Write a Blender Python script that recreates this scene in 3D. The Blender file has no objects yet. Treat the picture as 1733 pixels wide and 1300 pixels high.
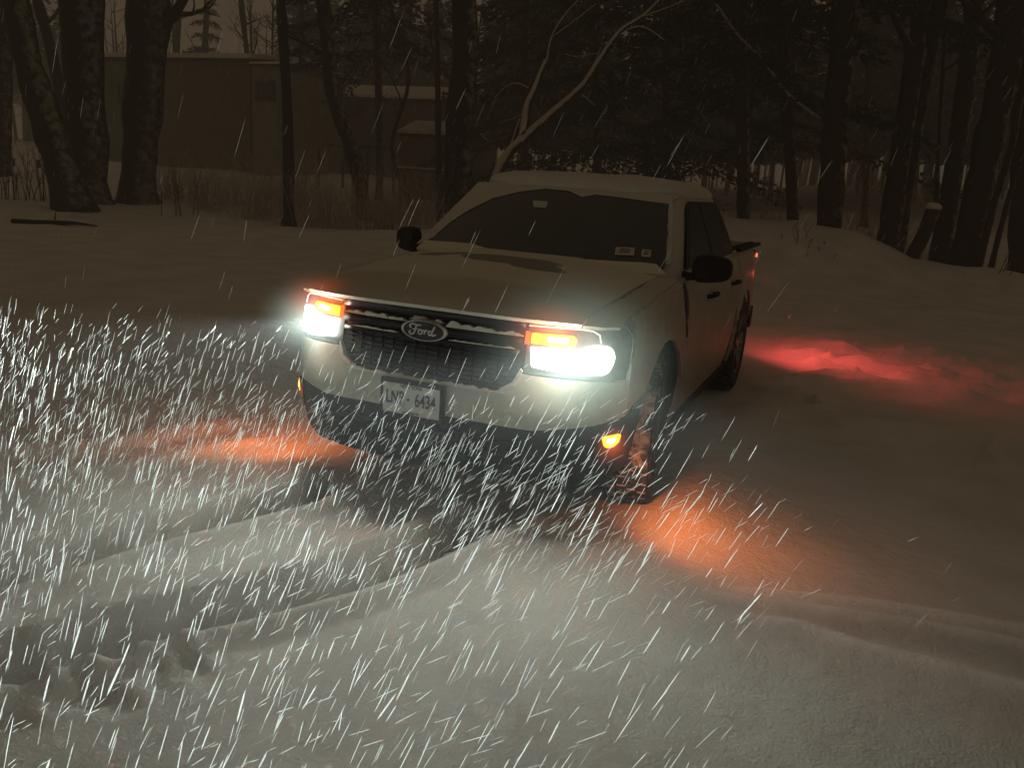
import bpy, bmesh, math, random
import numpy as np
from mathutils import Vector, Matrix
from math import sin, cos, pi, radians, sqrt, exp, atan2
random.seed(7)
R = np.random.RandomState(11)
sc = bpy.context.scene
COL = sc.collection

# ------------------------------------------------------------------ camera
CX, CY, CZ, YAW, PIT, ROL, FPX = 1.80004, -3.31205, 1.6055, -.38455, .235967, .069646, 1404.87
FW = Vector((sin(YAW)*cos(PIT), cos(YAW)*cos(PIT), -sin(PIT)))
_r = Vector((cos(YAW), -sin(YAW), 0)); _u = _r.cross(FW)
R2 = _r*cos(ROL)+_u*sin(ROL); U2 = -_r*sin(ROL)+_u*cos(ROL)
CP = Vector((CX, CY, CZ))
cam = bpy.data.cameras.new('camera'); co = bpy.data.objects.new('camera', cam); COL.objects.link(co)
M = Matrix.Identity(4)
for i in range(3):
    M[i][0] = R2[i]; M[i][1] = U2[i]; M[i][2] = -FW[i]; M[i][3] = CP[i]
co.matrix_world = M
cam.lens = 36*FPX/1733; cam.sensor_width = 36; cam.sensor_fit = 'HORIZONTAL'; cam.clip_end = 900; cam.clip_start = .02
sc.camera = co
def at(px, py, y):
    d = FW+R2*((px-866.5)/FPX)-U2*((py-650)/FPX)
    return CP+d*((y-CY)/d.y)

# ------------------------------------------------------------------ noise
_T = np.random.RandomState(5).rand(256, 256)
def vn(x, y):
    x = np.asarray(x, float); y = np.asarray(y, float)
    xi = np.floor(x).astype(int); yi = np.floor(y).astype(int); fx = x-xi; fy = y-yi
    fx = fx*fx*(3-2*fx); fy = fy*fy*(3-2*fy)
    a = _T[xi & 255, yi & 255]; b = _T[(xi+1) & 255, yi & 255]; c = _T[xi & 255, (yi+1) & 255]; d = _T[(xi+1) & 255, (yi+1) & 255]
    return (a*(1-fx)+b*fx)*(1-fy)+(c*(1-fx)+d*fx)*fy-.5
def fbm(x, y, o=4, g=.5):
    s = 0; a = 1.0
    for k in range(o):
        s = s+a*vn(x*2**k+17.3*k, y*2**k+5.1*k); a *= g
    return s
def ss(a, b, x):
    t = np.clip((np.asarray(x, float)-a)/(b-a), 0, 1); return t*t*(3-2*t)

# ------------------------------------------------------------------ ground height
def segdist(x, y, pts):
    best = np.full(np.shape(x), 1e9); sgn = np.zeros(np.shape(x)); tt = np.zeros(np.shape(x))
    n = len(pts)-1
    for i in range(n):
        ax, ay = pts[i]; bx, by = pts[i+1]
        vx, vy = bx-ax, by-ay; L2 = vx*vx+vy*vy
        t = np.clip(((x-ax)*vx+(y-ay)*vy)/L2, 0, 1)
        dx = x-(ax+t*vx); dy = y-(ay+t*vy); d = np.sqrt(dx*dx+dy*dy)
        s = np.sign(vx*dy-vy*dx); m = d < best
        best = np.where(m, d, best); sgn = np.where(m, s, sgn); tt = np.where(m, (i+t)/n, tt)
    return best, sgn, tt
TLX = [-60, -30, -20, -14.8, -10, -4, 3, 6, 12, 25, 60]
TLY = [-6, 1, 6, 10, 15, 17, 17, 18, 20, 22, 26]
CRX = [-60, -20, -14.8, -12, -10, -7, -4.5, -2, .3, 1.6, 2.8, 5.5, 9, 30]
CRZ = [.1, .05, .04, .12, .22, .42, .95, 1.15, 1.28, 1.15, .62, .46, .40, .4]
RUTS = [([(.42, .9), (.34, .2), (.06, -.75), (-.22, -1.3), (-.52, -1.9), (-.9, -2.6)], .115, .15),
        ([(-.52, 1.0), (-.62, -.1), (-.86, -.8), (-1.03, -1.38), (-1.35, -2.2)], .105, .14),
        ([(-1.5, .9), (-1.9, -.1), (-2.6, -.9), (-3.6, -1.6)], .04, .2)]
RIDGES = [([(1.4, .09), (1.55, .07), (1.75, .12), (2.0, .19), (2.6, .30), (3.6, .36)], .020, .045),
          ([(1.3, .02), (1.55, -.02), (1.9, .06), (2.3, .12), (2.8, .16), (3.6, .2)], .022, .035),
          ([(1.35, -.28), (1.62, -.16), (1.8, -.13), (2.07, -.18), (2.55, -.22), (3.2, -.28)], .022, .045),
          ([(.41, .5), (.22, -.5), (0, -1.0), (-.28, -1.55), (-.75, -2.35)], .0, .06)]
def H(x, y):
    x = np.asarray(x, float); y = np.asarray(y, float)
    z = .05*fbm(x*.55, y*.55, 3)+.010*fbm(x*1.9+3, y*1.9, 2)
    r = np.hypot(x, y+1)
    near = 1-ss(5, 12, r)
    z = z+near*.003*fbm(x*11, y*11, 3)
    # gently broken snow to the right, where the rear lamp rakes it
    m = ss(.9, 1.5, x)*(1-ss(5.5, 8, x))*ss(2.2, 3.2, y)*(1-ss(7, 9, y))
    rid = 1-np.abs(fbm(x*.9+9, y*1.6+2, 3))*3.2
    z = z+m*(.11*np.clip(rid, 0, 1)**2+.03*fbm(x*2, y*3, 3))
    for pts, dep, w in RUTS:
        d, s, t = segdist(x, y, pts)
        f = ss(0, .12, t)*(1-ss(.93, 1, t))
        nn = fbm(x*5, y*5, 3)
        dd = d+.015*nn
        z = z-f*dep*(1-ss(w*.55, w, dd))+f*dep*.55*np.exp(-((dd-w*1.25)/(w*.3))**2)
        z = z+f*.010*(1-ss(w*.5, w*1.1, d))*np.clip(fbm(x*14, y*14, 4)*2.5, -1, 1)
    for pts, h, w in RIDGES:
        d, s, t = segdist(x, y, pts)
        z = z+ss(0, .35, t)*h*np.exp(-(d/w)**2)
    # churned clumps in the left foreground
    d, s, t = segdist(x, y, [(-.1, -1.5), (-.35, -1.75), (-.7, -2.2)])
    c = (1-ss(.1, .34, d))
    z = z+c*(.02*fbm(x*6+4, y*6, 3)+.07*fbm(x*15, y*15, 4))*ss(-1.2, -1.5, y)
    d, s, t = segdist(x, y, [(-.45, -.9), (-.75, -1.5), (-1.2, -2.3)])
    z = z+(1-ss(.08, .28, d))*ss(-1.0, -1.5, y)*(.01*fbm(x*7+1, y*7, 3)+.022*fbm(x*17, y*17, 4))
    # drift against the near side wheels, dip under the truck
    z = z+.07*np.exp(-(((x-1.22)/.22)**2+((y-1.2)/.7)**2))
    z = z+.05*np.exp(-(((x-1.25)/.25)**2+((y-3.2)/.9)**2))
    inside = (1-ss(.78, .98, np.abs(x)))*ss(.15, .5, y)*(1-ss(4.9, 5.2, y))
    z = z*(1-.8*inside)-.02*inside
    # bank and the hillside behind it
    yt = np.interp(x, TLX, TLY); cr = np.interp(x, CRX, CRZ)
    d = y-yt+.5*fbm(x*.35, y*.1, 2)
    z = z+cr*(np.exp(-(np.minimum(d, 0)/2.2)**2)*(d < 0)+(d >= 0)*np.exp(-(d/.9)**2)*1.0+(d >= 0)*(1-np.exp(-(d/.9)**2))*.35)
    z = z+.09*fbm(x*1.1+2, y*1.1, 3)*ss(-3, 0, d)*(1-ss(2, 8, d))
    z = z+ss(1.5, 9, d)*(.3*fbm(x*.2, y*.2, 3))+np.maximum(d-5, 0)*(.045+.025*ss(-8, 3, x))*(1-.3*ss(40, 120, d))
    return z
def h(x, y):
    return float(H(np.array([x]), np.array([y]))[0])

# ------------------------------------------------------------------ materials
def mat(name, col, rough=.6, metal=0, noise=None, bump=None, spec=.5, emit=None, coat=0):
    m = bpy.data.materials.new(name); m.use_nodes = True
    nt = m.node_tree; b = nt.nodes['Principled BSDF']; L = nt.links.new
    b.inputs['Base Color'].default_value = (*col, 1); b.inputs['Roughness'].default_value = rough
    b.inputs['Metallic'].default_value = metal; b.inputs['Specular IOR Level'].default_value = spec
    b.inputs['Coat Weight'].default_value = coat
    tc = nt.nodes.new('ShaderNodeTexCoord')
    if noise:
        c2, sca, lo, hi = noise
        n = nt.nodes.new('ShaderNodeTexNoise'); n.inputs['Scale'].default_value = sca; n.inputs['Detail'].default_value = 6
        L(tc.outputs['Object'], n.inputs['Vector'])
        mr = nt.nodes.new('ShaderNodeMapRange'); mr.inputs[1].default_value = lo; mr.inputs[2].default_value = hi
        L(n.outputs['Fac'], mr.inputs[0])
        mx = nt.nodes.new('ShaderNodeMix'); mx.data_type = 'RGBA'
        mx.inputs[6].default_value = (*col, 1); mx.inputs[7].default_value = (*c2, 1)
        L(mr.outputs[0], mx.inputs[0]); L(mx.outputs[2], b.inputs['Base Color'])
    if bump:
        sca, st, dist = bump
        n = nt.nodes.new('ShaderNodeTexNoise'); n.inputs['Scale'].default_value = sca; n.inputs['Detail'].default_value = 5
        L(tc.outputs['Object'], n.inputs['Vector'])
        bp = nt.nodes.new('ShaderNodeBump'); bp.inputs['Strength'].default_value = st; bp.inputs['Distance'].default_value = dist
        L(n.outputs['Fac'], bp.inputs['Height']); L(bp.outputs[0], b.inputs['Normal'])
    if emit:
        b.inputs['Emission Color'].default_value = (*emit[0], 1); b.inputs['Emission Strength'].default_value = emit[1]
    return m
def snowy(name, col, snow=(.62, .60, .55), direction=(.2, -.5, .8), lo=.2, hi=.8, nscale=6, amp=1.2, rough=.7, nlo=.4, nhi=.6):
    """surface with wind-plastered snow: more of it where the normal faces DIRECTION, broken up by noise"""
    m = mat(name, col, rough, spec=.12 if 'plastic' in name else .4, bump=(nscale*4, .4, .02 if 'paint' not in name and 'plastic' not in name else .003)); nt = m.node_tree; L = nt.links.new; b = nt.nodes['Principled BSDF']
    g = nt.nodes.new('ShaderNodeNewGeometry'); dp = nt.nodes.new('ShaderNodeVectorMath'); dp.operation = 'DOT_PRODUCT'
    dv = Vector(direction).normalized(); dp.inputs[1].default_value = dv
    L(g.outputs['Normal'], dp.inputs[0])
    tc = nt.nodes.new('ShaderNodeTexCoord'); n = nt.nodes.new('ShaderNodeTexNoise'); n.inputs['Scale'].default_value = nscale; n.inputs['Detail'].default_value = 7; n.inputs['Roughness'].default_value = .6
    L(tc.outputs['Object'], n.inputs['Vector'])
    ad = nt.nodes.new('ShaderNodeMath'); ad.operation = 'MULTIPLY_ADD'; ad.inputs[1].default_value = amp; L(n.outputs['Fac'], ad.inputs[0]); 
    s2 = nt.nodes.new('ShaderNodeMath'); s2.operation = 'SUBTRACT'; s2.inputs[1].default_value = amp*.5; L(dp.outputs['Value'], s2.inputs[0]); L(s2.outputs[0], ad.inputs[2])
    mr = nt.nodes.new('ShaderNodeMapRange'); mr.interpolation_type = 'SMOOTHSTEP'; mr.inputs[1].default_value = lo; mr.inputs[2].default_value = hi; L(ad.outputs[0], mr.inputs[0])
    mx = nt.nodes.new('ShaderNodeMix'); mx.data_type = 'RGBA'; mx.inputs[6].default_value = (*col, 1); mx.inputs[7].default_value = (*snow, 1)
    L(mr.outputs[0], mx.inputs[0]); L(mx.outputs[2], b.inputs['Base Color'])
    return m
SNOWC = (.80, .79, .76)
def snow_mat(name, s1, s2, d1, d2, col=SNOWC):
    m = mat(name, col, .75, spec=.25); nt = m.node_tree; L = nt.links.new; b = nt.nodes['Principled BSDF']
    g = nt.nodes.new('ShaderNodeNewGeometry')
    n1 = nt.nodes.new('ShaderNodeTexNoise'); n1.inputs['Scale'].default_value = s1; n1.inputs['Detail'].default_value = 6; n1.inputs['Roughness'].default_value = .62
    n2 = nt.nodes.new('ShaderNodeTexNoise'); n2.inputs['Scale'].default_value = s2; n2.inputs['Detail'].default_value = 3
    for n in (n1, n2): L(g.outputs['Position'], n.inputs['Vector'])
    b1 = nt.nodes.new('ShaderNodeBump'); b1.inputs['Distance'].default_value = d1; b1.inputs['Strength'].default_value = .8; L(n1.outputs['Fac'], b1.inputs['Height'])
    b2 = nt.nodes.new('ShaderNodeBump'); b2.inputs['Distance'].default_value = d2; b2.inputs['Strength'].default_value = .7; L(n2.outputs['Fac'], b2.inputs['Height']); L(b1.outputs[0], b2.inputs['Normal']); L(b2.outputs[0], b.inputs['Normal'])
    mr = nt.nodes.new('ShaderNodeMapRange'); mr.inputs[1].default_value = .3; mr.inputs[2].default_value = .7; mr.inputs[3].default_value = .86; mr.inputs[4].default_value = 1.06
    n3 = nt.nodes.new('ShaderNodeTexNoise'); n3.inputs['Scale'].default_value = s1*.25; n3.inputs['Detail'].default_value = 5; L(g.outputs['Position'], n3.inputs['Vector']); L(n3.outputs['Fac'], mr.inputs[0])
    hv = nt.nodes.new('ShaderNodeHueSaturation'); hv.inputs['Color'].default_value = (*col, 1); L(mr.outputs[0], hv.inputs['Value']); L(hv.outputs[0], b.inputs['Base Color'])
    return m
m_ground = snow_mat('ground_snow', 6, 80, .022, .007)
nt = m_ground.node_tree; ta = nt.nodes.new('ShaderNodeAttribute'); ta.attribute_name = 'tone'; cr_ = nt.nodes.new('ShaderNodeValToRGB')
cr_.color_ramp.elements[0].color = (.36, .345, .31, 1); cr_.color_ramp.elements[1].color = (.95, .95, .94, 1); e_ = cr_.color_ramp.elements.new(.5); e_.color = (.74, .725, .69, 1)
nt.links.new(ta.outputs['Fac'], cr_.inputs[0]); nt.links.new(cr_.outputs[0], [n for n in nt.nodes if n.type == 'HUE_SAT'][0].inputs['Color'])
m_snow = snow_mat('snow_layer', 9, 90, .02, .003, (.66, .65, .58))
m_bark = snowy('bark', (.016, .012, .008), snow=(.34, .32, .27), lo=.72, hi=1.25, nscale=5, amp=1.5, direction=(.8, -.15, .25))
m_bark2 = snowy('pale_bark', (.028, .021, .015), snow=(.4, .38, .33), lo=.7, hi=1.2, nscale=5, amp=1.4, direction=(-.6, -.3, .5))
m_limb = snowy('limb_bark', (.03, .024, .018), snow=(.5, .48, .42), lo=-.15, hi=.35, nscale=7, amp=1.3, direction=(-.45, -.5, .75))
m_twig = snowy('twig', (.50, .42, .32), lo=-.15, hi=.5, nscale=5, amp=1.2, direction=(.3, -.4, .8))
m_needle = snowy('needles', (.012, .015, .009), snow=(.1, .1, .085), lo=1.1, hi=2.0, nscale=2.2, amp=1.8, direction=(0, -.3, .95))
m_far = mat('far_wood', (.03, .023, .016), .9)
m_wall = mat('siding', (.16, .15, .11), .8, noise=((.13, .12, .09), 1.5, .35, .65))
m_wall2 = mat('siding_dark', (.13, .11, .085), .8, noise=((.09, .08, .06), 1.5, .35, .65))
m_dark = mat('dark_trim', (.02, .018, .016), .7)
m_pane = mat('night_pane', (.01, .01, .01), .15)
# truck paints
m_paint = snowy('frosted_paint', (.25, .245, .195), snow=(.56, .55, .46), direction=(.1, -.35, .9), lo=-.35, hi=.85, nscale=7, amp=.9, rough=.5)
m_hood = None
m_black = snowy('black_plastic', (.010, .009, .010), snow=(.3, .3, .28), direction=(0, -.3, .95), lo=1.0, hi=1.9, nscale=22, amp=1.6, rough=.55)
m_gloss = mat('gloss_black', (.009, .006, .007), .4, spec=.2, bump=(60, .1, .002))
m_chrome = mat('chrome', (.42, .42, .40), .35, .3)
m_letter = mat('badge_letter', (.6, .6, .57), .5)
m_glass = mat('dark_glass', (.012, .014, .014), .22, noise=((.035, .036, .033), 9, .45, .8), coat=.3)
m_rubber = snowy('tyre_rubber', (.018, .018, .018), snow=(.4, .4, .37), direction=(.1, -.4, .5), lo=.55, hi=1.05, nscale=11, amp=3.2, rough=.85)
m_rim = snowy('alloy', (.03, .03, .03), snow=(.25, .25, .23), direction=(.6, -.2, .5), lo=.3, hi=.9, nscale=12, amp=2, rough=.4)
m_white = mat('plate_white', (.62, .62, .58), .5, noise=((.4, .4, .37), 14, .5, .7))
m_ink = mat('plate_ink', (.01, .012, .03), .5)
m_stick = mat('sticker', (.5, .5, .42), .6)
m_lamp = mat('lit_lamp_lens', (.8, .9, .9), .3, emit=((.86, 1, .97), 5))
m_core = mat('lamp_core', (.8, .9, .9), .3, emit=((.85, 1, .95), 9))
m_amber = mat('amber_lens', (.8, .3, .02), .3, emit=((1, .27, .015), 3.2))
m_amber_core = mat('amber_lamp_core', (.8, .4, .05), .3, emit=((1, .62, .16), 6))
m_amber_dim = mat('amber_glow_trim', (.5, .15, .03), .3, emit=((1, .16, .03), .7))
m_red = mat('red_lens', (.5, .02, .01), .3, emit=((1, .12, .05), 3))
m_bowl = mat('lamp_bowl', (.35, .38, .38), .2, .6)
m_lens = mat('frosted_lens', (.17, .16, .14), .4, noise=((.09, .085, .075), 12, .4, .6))
m_clear = mat('daytime_trim', (.7, .7, .7), .3, emit=((.9, .85, .8), .8))

# ------------------------------------------------------------------ mesh helpers
def tag(o, label=None, cat=None, group=None, kind=None):
    for k, v in (('label', label), ('category', cat), ('group', group), ('kind', kind)):
        if v: o[k] = v
    return o
def link(name, me, m=None, parent=None, smooth=True):
    if m: me.materials.append(m)
    if smooth and len(me.polygons):
        me.polygons.foreach_set('use_smooth', [True]*len(me.polygons))
    o = bpy.data.objects.new(name, me); COL.objects.link(o)
    if parent: o.parent = parent
    me.update()
    return o
def empty(name, loc=(0, 0, 0), rz=0):
    o = bpy.data.objects.new(name, None); o.location = loc; o.rotation_euler = (0, 0, rz); o.empty_display_size = .2
    COL.objects.link(o); return o
class MB:
    def __init__(s): s.v = []; s.f = []
    def add(s, vs, fs):
        n = len(s.v); s.v += [tuple(v) for v in vs]; s.f += [tuple(i+n for i in f) for f in fs]; return s
    def box(s, c, d, rz=0, rx=0):
        cx, cy, cz = c; a, b, e = d[0]/2, d[1]/2, d[2]/2
        rm = Matrix.Rotation(rz, 3, 'Z') @ Matrix.Rotation(rx, 3, 'X')
        vs = [Vector(c)+rm @ Vector((i*a, j*b, k*e)) for k in (-1, 1) for j in (-1, 1) for i in (-1, 1)]
        return s.add(vs, [(0, 2, 3, 1), (4, 5, 7, 6), (0, 1, 5, 4), (2, 6, 7, 3), (0, 4, 6, 2), (1, 3, 7, 5)])
    def tube(s, pts, rad, n=6, cap=True, squash=1.0):
        pts = [Vector(p) for p in pts]; k = len(pts)
        if not hasattr(rad, '__len__'): rad = [rad]*k
        vs = []; ref = None
        for i, p in enumerate(pts):
            t = (pts[min(i+1, k-1)]-pts[max(i-1, 0)]).normalized()
            if ref is None: ref = t.orthogonal().normalized()
            a = (ref-t*ref.dot(t))
            a = a.normalized() if a.length > 1e-6 else t.orthogonal().normalized()
            ref = a; b = t.cross(a)
            for j in range(n):
                an = 2*pi*j/n
                vs.append(p+(a*cos(an)+b*sin(an)*squash)*rad[i])
        fs = [(i*n+j, i*n+(j+1) % n, (i+1)*n+(j+1) % n, (i+1)*n+j) for i in range(k-1) for j in range(n)]
        if cap: fs += [tuple(range(n-1, -1, -1)), tuple((k-1)*n+j for j in range(n))]
        return s.add(vs, fs)
    def build(s, name, m, parent=None, smooth=True):
        me = bpy.data.meshes.new(name); me.from_pydata(s.v, [], s.f); me.validate()
        return link(name, me, m, parent, smooth)
def poly_bm(poly, step):
    bm = bmesh.new()
    f = bm.faces.new([bm.verts.new((a, b, 0)) for a, b in poly])
    xs = [p[0] for p in poly]; ys = [p[1] for p in poly]
    for ax, (lo, hi) in ((0, (min(xs), max(xs))), (1, (min(ys), max(ys)))):
        k = math.ceil((hi-lo)/step)
        for i in range(1, k):
            c = [0, 0, 0]; c[ax] = lo+(hi-lo)*i/k; no = [0, 0, 0]; no[ax] = 1
            bmesh.ops.bisect_plane(bm, geom=bm.verts[:]+bm.edges[:]+bm.faces[:], plane_co=c, plane_no=no, dist=1e-6)
    return bm
def rnd(poly, r=.02, n=4):
    """round a polygon's corners; a corner may carry its own radius as a third value"""
    out = []; k = len(poly)
    for i in range(k):
        p = Vector(poly[i][:2]); a = Vector(poly[i-1][:2])-p; b = Vector(poly[(i+1) % k][:2])-p
        rr = poly[i][2] if len(poly[i]) > 2 else r
        rr = min(rr, a.length*.49, b.length*.49)
        if rr <= 0: out.append(tuple(p)); continue
        p0 = p+a.normalized()*rr; p1 = p+b.normalized()*rr
        for j in range(n+1):
            t = j/n; out.append(tuple(p0*(1-t)**2+p*2*t*(1-t)+p1*t*t))
    return out
def patch(mb, poly, fn, thick=.012, step=.05, r=0, fno=None):
    """polygon in the surface's own (u,v), bent onto surface FN(u,v), given THICK depth toward the inside"""
    if r: poly = rnd(poly, r)
    bm = poly_bm(poly, step)
    bm.verts.ensure_lookup_table()
    P = [Vector(fn(v.co.x, v.co.y)) for v in bm.verts]
    e = 1e-3; N = []
    for v in bm.verts:
        u, w = v.co.x, v.co.y
        a = Vector(fn(u+e, w))-Vector(fn(u-e, w)); b = Vector(fn(u, w+e))-Vector(fn(u, w-e))
        nn = a.cross(b); N.append(nn.normalized() if nn.length > 1e-12 else Vector((0, 0, 1)))
    n = len(P); idx = {v: i for i, v in enumerate(bm.verts)}
    fs = [tuple(idx[v] for v in f.verts) for f in bm.faces]
    back = [tuple(i+n for i in reversed(f)) for f in fs]
    side = []
    for ed in bm.edges:
        if len(ed.link_faces) == 1:
            l = ed.link_faces[0].loops
            for lp in l:
                if lp.edge == ed:
                    a = idx[lp.vert]; b = idx[lp.link_loop_next.vert]
                    side.append((b, a, a+n, b+n)); break
    sg = -1 if thick < 0 else 1
    mb.add([p for p in P]+[p-nv*thick for p, nv in zip(P, N)], fs+back+side)
    bm.free(); return mb
def sharp(o, ang=35):
    me = o.data
    bm = bmesh.new(); bm.from_mesh(me)
    bmesh.ops.recalc_face_normals(bm, faces=bm.faces)
    for e in bm.edges:
        if len(e.link_faces) == 2 and e.calc_face_angle(0) > radians(ang): e.smooth = False
    bm.to_mesh(me); bm.free(); return o
def obj_patch(name, poly, fn, m, parent, **k):
    mb = MB()
    polys = poly if isinstance(poly[0][0], (tuple, list)) else [poly]
    for p in polys: patch(mb, p, fn, **k)
    return sharp(mb.build(name, m, parent))

# ================================================================== GROUND
def axis(lo, a, b, hi, st, g):
    v = list(np.arange(a, b, st)); s = st; x = a
    left = []
    while x > lo: s = min(s*g, 6); x -= s; left.append(x)
    s = st; x = v[-1]; right = []
    while x < hi: s = min(s*g, 6); x += s; right.append(x)
    return np.array(left[::-1]+v+right)
gx = axis(-160, -3.6, 3.4, 160, .022, 1.028); gy = axis(-60, -2.6, 1.4, 260, .022, 1.022)
X, Y = np.meshgrid(gx, gy); Z = H(X.ravel(), Y.ravel()).reshape(X.shape)
nx, ny = len(gx), len(gy)
me = bpy.data.meshes.new('snowy_ground')
me.vertices.add(nx*ny); me.vertices.foreach_set('co', np.stack([X.ravel(), Y.ravel(), Z.ravel()], 1).ravel())
I = np.arange(nx*ny).reshape(ny, nx)
Q = np.stack([I[:-1, :-1], I[:-1, 1:], I[1:, 1:], I[1:, :-1]], -1).reshape(-1, 4)
me.loops.add(Q.size); me.loops.foreach_set('vertex_index', Q.ravel())
me.polygons.add(len(Q)); me.polygons.foreach_set('loop_start', np.arange(len(Q))*4); me.polygons.foreach_set('loop_total', np.full(len(Q), 4))
me.update(calc_edges=True)
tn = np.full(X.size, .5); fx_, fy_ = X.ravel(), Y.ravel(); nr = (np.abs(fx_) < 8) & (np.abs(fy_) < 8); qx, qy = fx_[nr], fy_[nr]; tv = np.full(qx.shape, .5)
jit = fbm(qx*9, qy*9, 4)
for pts, dep, w_ in RUTS:      # packed snow greyed on the rut floors, with the ruts' shade painted in
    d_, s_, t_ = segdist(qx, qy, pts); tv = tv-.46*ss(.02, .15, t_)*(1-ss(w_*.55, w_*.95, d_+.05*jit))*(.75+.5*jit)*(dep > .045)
for pts, h_, w_ in RIDGES:     # loose snow on the thin windrows, whitened to paint in the light they catch
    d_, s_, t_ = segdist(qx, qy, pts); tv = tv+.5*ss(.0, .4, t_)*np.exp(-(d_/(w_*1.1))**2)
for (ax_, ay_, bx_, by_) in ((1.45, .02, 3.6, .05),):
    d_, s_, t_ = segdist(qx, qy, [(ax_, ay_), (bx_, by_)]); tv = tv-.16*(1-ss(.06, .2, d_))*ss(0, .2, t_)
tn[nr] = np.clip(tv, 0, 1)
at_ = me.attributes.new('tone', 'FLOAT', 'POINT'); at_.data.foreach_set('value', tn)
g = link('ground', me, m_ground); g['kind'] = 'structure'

# ================================================================== TRUCK
truck = tag(empty('pickup_truck', (0, 0, 0)), 'pale pickup truck dusted with snow, headlights and amber lamps lit, parked in deep snow', 'pickup truck')
def W(y): return np.interp(y, [.25, .45, .7, 1.0, 4.0, 4.6, 5.07], [.898, .912, .920, .924, .922, .905, .87])
def E(y): return np.interp(y, [0, .2, .4, .8, 1.3, 1.7, 3.7, 3.75, 5.1], [1.03, 1.04, 1.065, 1.105, 1.14, 1.155, 1.17, 1.20, 1.20])
def T(y): return np.interp(y, [-.1, .05, .3, .8, 1.25, 1.6], [1.05, 1.075, 1.125, 1.175, 1.20, 1.215])
def F(x):
    u = min(abs(x), 1)/.905
    return .24*u**3.2+.09*u**14
def top(x, y):
    e, t = E(y), T(y); u = min(abs(x)/.86, 1)
    z = e+(t-e)*(1-u**2.4)
    z += .016*(1-ss(.62, .70, abs(x)))*ss(.1, .5, y)
    z += .010*(1-ss(.30, .42, abs(x)))*ss(.3, .9, y)
    d = y-F(x)
    if d < .12: z -= .028*(1-max(d, 0)/.12)**2
    return float(z)
TK = ([.2, .26, .4, .6, .8, .95, 1.1, 1.24], [.07, .055, .02, 0, 0, .010, .032, .06])
WH = ((.96, .38), (4.04, .38))
def side_x(y, z):
    x = W(y)-np.interp(z, *TK)
    for wy, wz in WH:
        d = math.hypot(y-wy, z-wz); x += .018*float(1-ss(.49, .58, d))
    x -= .008*exp(-((z-.90)/.03)**2)
    return float(x)
RR = .055
def side(y, s):
    e = E(y)-RR
    if s <= e: return (side_x(y, s), y, s)
    xt = side_x(y, e); d = s-e
    if d <= RR*pi/2:
        th = d/RR; return (xt-RR+RR*cos(th), y, e+RR*sin(th))
    x = xt-RR-(d-RR*pi/2); return (x, y, top(x, y)+(E(y)-top(xt-RR, y)))
def sideL(y, s):
    p = side(y, s); return (-p[0], p[1], p[2])
def off(fn, d):
    def g(u, v):
        e = 1e-3; p = Vector(fn(u, v))
        a = Vector(fn(u+e, v))-Vector(fn(u-e, v)); b = Vector(fn(u, v+e))-Vector(fn(u, v-e))
        n = a.cross(b).normalized(); return p+n*d
    return g
def flipu(fn): return lambda u, v: fn(-u, v)
def arch(wy, r, z0, a0=None, n=14, rev=False):
    th0 = math.asin((z0-.38)/r); pts = [(wy-r*cos(t), .38+r*sin(t)) for t in np.linspace(th0, pi-th0, n)]
    return pts[::-1] if rev else pts
AR = .49
for sgn in (1, -1):
    fn = side if sgn > 0 else (lambda u, v: sideL(-u, v))
    def P(poly): return poly if sgn > 0 else [(-a, b)+tuple(c) for a, b, *c in poly][::-1]
    yl = lambda s_: E(1.0)
    # front fender, with the arch cut as an open notch
    fend = [(.335, .76), (.372, .95), (.395, 1.07), (.43, 1.16), (.9, 1.22), (1.36, 1.28), (1.405, 1.13), (1.405, .30)]+[(a, b) for a, b in arch(.96, AR, .30, rev=True) if b > .57 or a > .96]+[(.318, .60)]
    # arch rev runs from rear to front
    obj_patch('fender', P(fend), fn, m_paint, truck, thick=.02, step=.06)
    obj_patch('bumper_end', P([(.345, .30), (.318, .597), (.498, .595)]+[(a, b) for a, b in arch(.96, AR, .30) if a < .96 and b < .57][::-1]), fn, m_black, truck, thick=.02, step=.06)
    # doors
    d1 = rnd([(1.412, .31), (2.50, .31), (2.50, 1.17, .01), (1.412, 1.155, .01)], .02)
    d2 = rnd([(2.507, .31), (3.42, .31, .05), (3.50, .55, .1), (3.60, .80, .1), (3.60, 1.17, .01), (2.507, 1.17, .01)], .02)
    for nm, d in (('front_door', d1), ('rear_door', d2)):
        do = obj_patch(nm, P(d), fn, m_paint, truck, thick=.02, step=.08)
        hb = MB(); yy = 2.30 if nm == 'front_door' else 3.35
        xs = side_x(yy, .97)
        hb.tube([(sgn*(xs-.005), yy-.12, .975), (sgn*(xs+.035), yy-.10, .985), (sgn*(xs+.045), yy, .985), (sgn*(xs+.035), yy+.09, .985), (sgn*(xs-.005), yy+.10, .975)], .014, 8, squash=1)
        hb.build('handle', m_black, do)
    bed = [(3.615, .31)]+arch(4.04, AR, .31)+[(4.5, .33), (4.98, .40), (5.06, .60), (5.06, 1.10), (5.06, 1.22), (3.615, 1.22)]
    bed = [(3.607, .31)]+arch(4.04, AR, .31)+bed[len(arch(4.04, AR, .31))+1:]
    obj_patch('bed_side', P(bed), fn, m_paint, truck, thick=.02, step=.08)
    rk = obj_patch('rocker_panel', P([(1.40, .20), (3.60, .20), (3.60, .308), (1.40, .308)]), fn, m_black, truck, thick=.02, step=.1)
    # dark tapering patch on the door front edge
    tr = [(1.42, 1.10), (1.47, 1.125), (1.525, 1.05), (1.545, .93), (1.53, .80), (1.49, .90), (1.45, 1.0)]
    obj_patch('dark_blade', P(tr), off(fn, .006), m_gloss, truck, thick=.008, step=.05)
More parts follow.
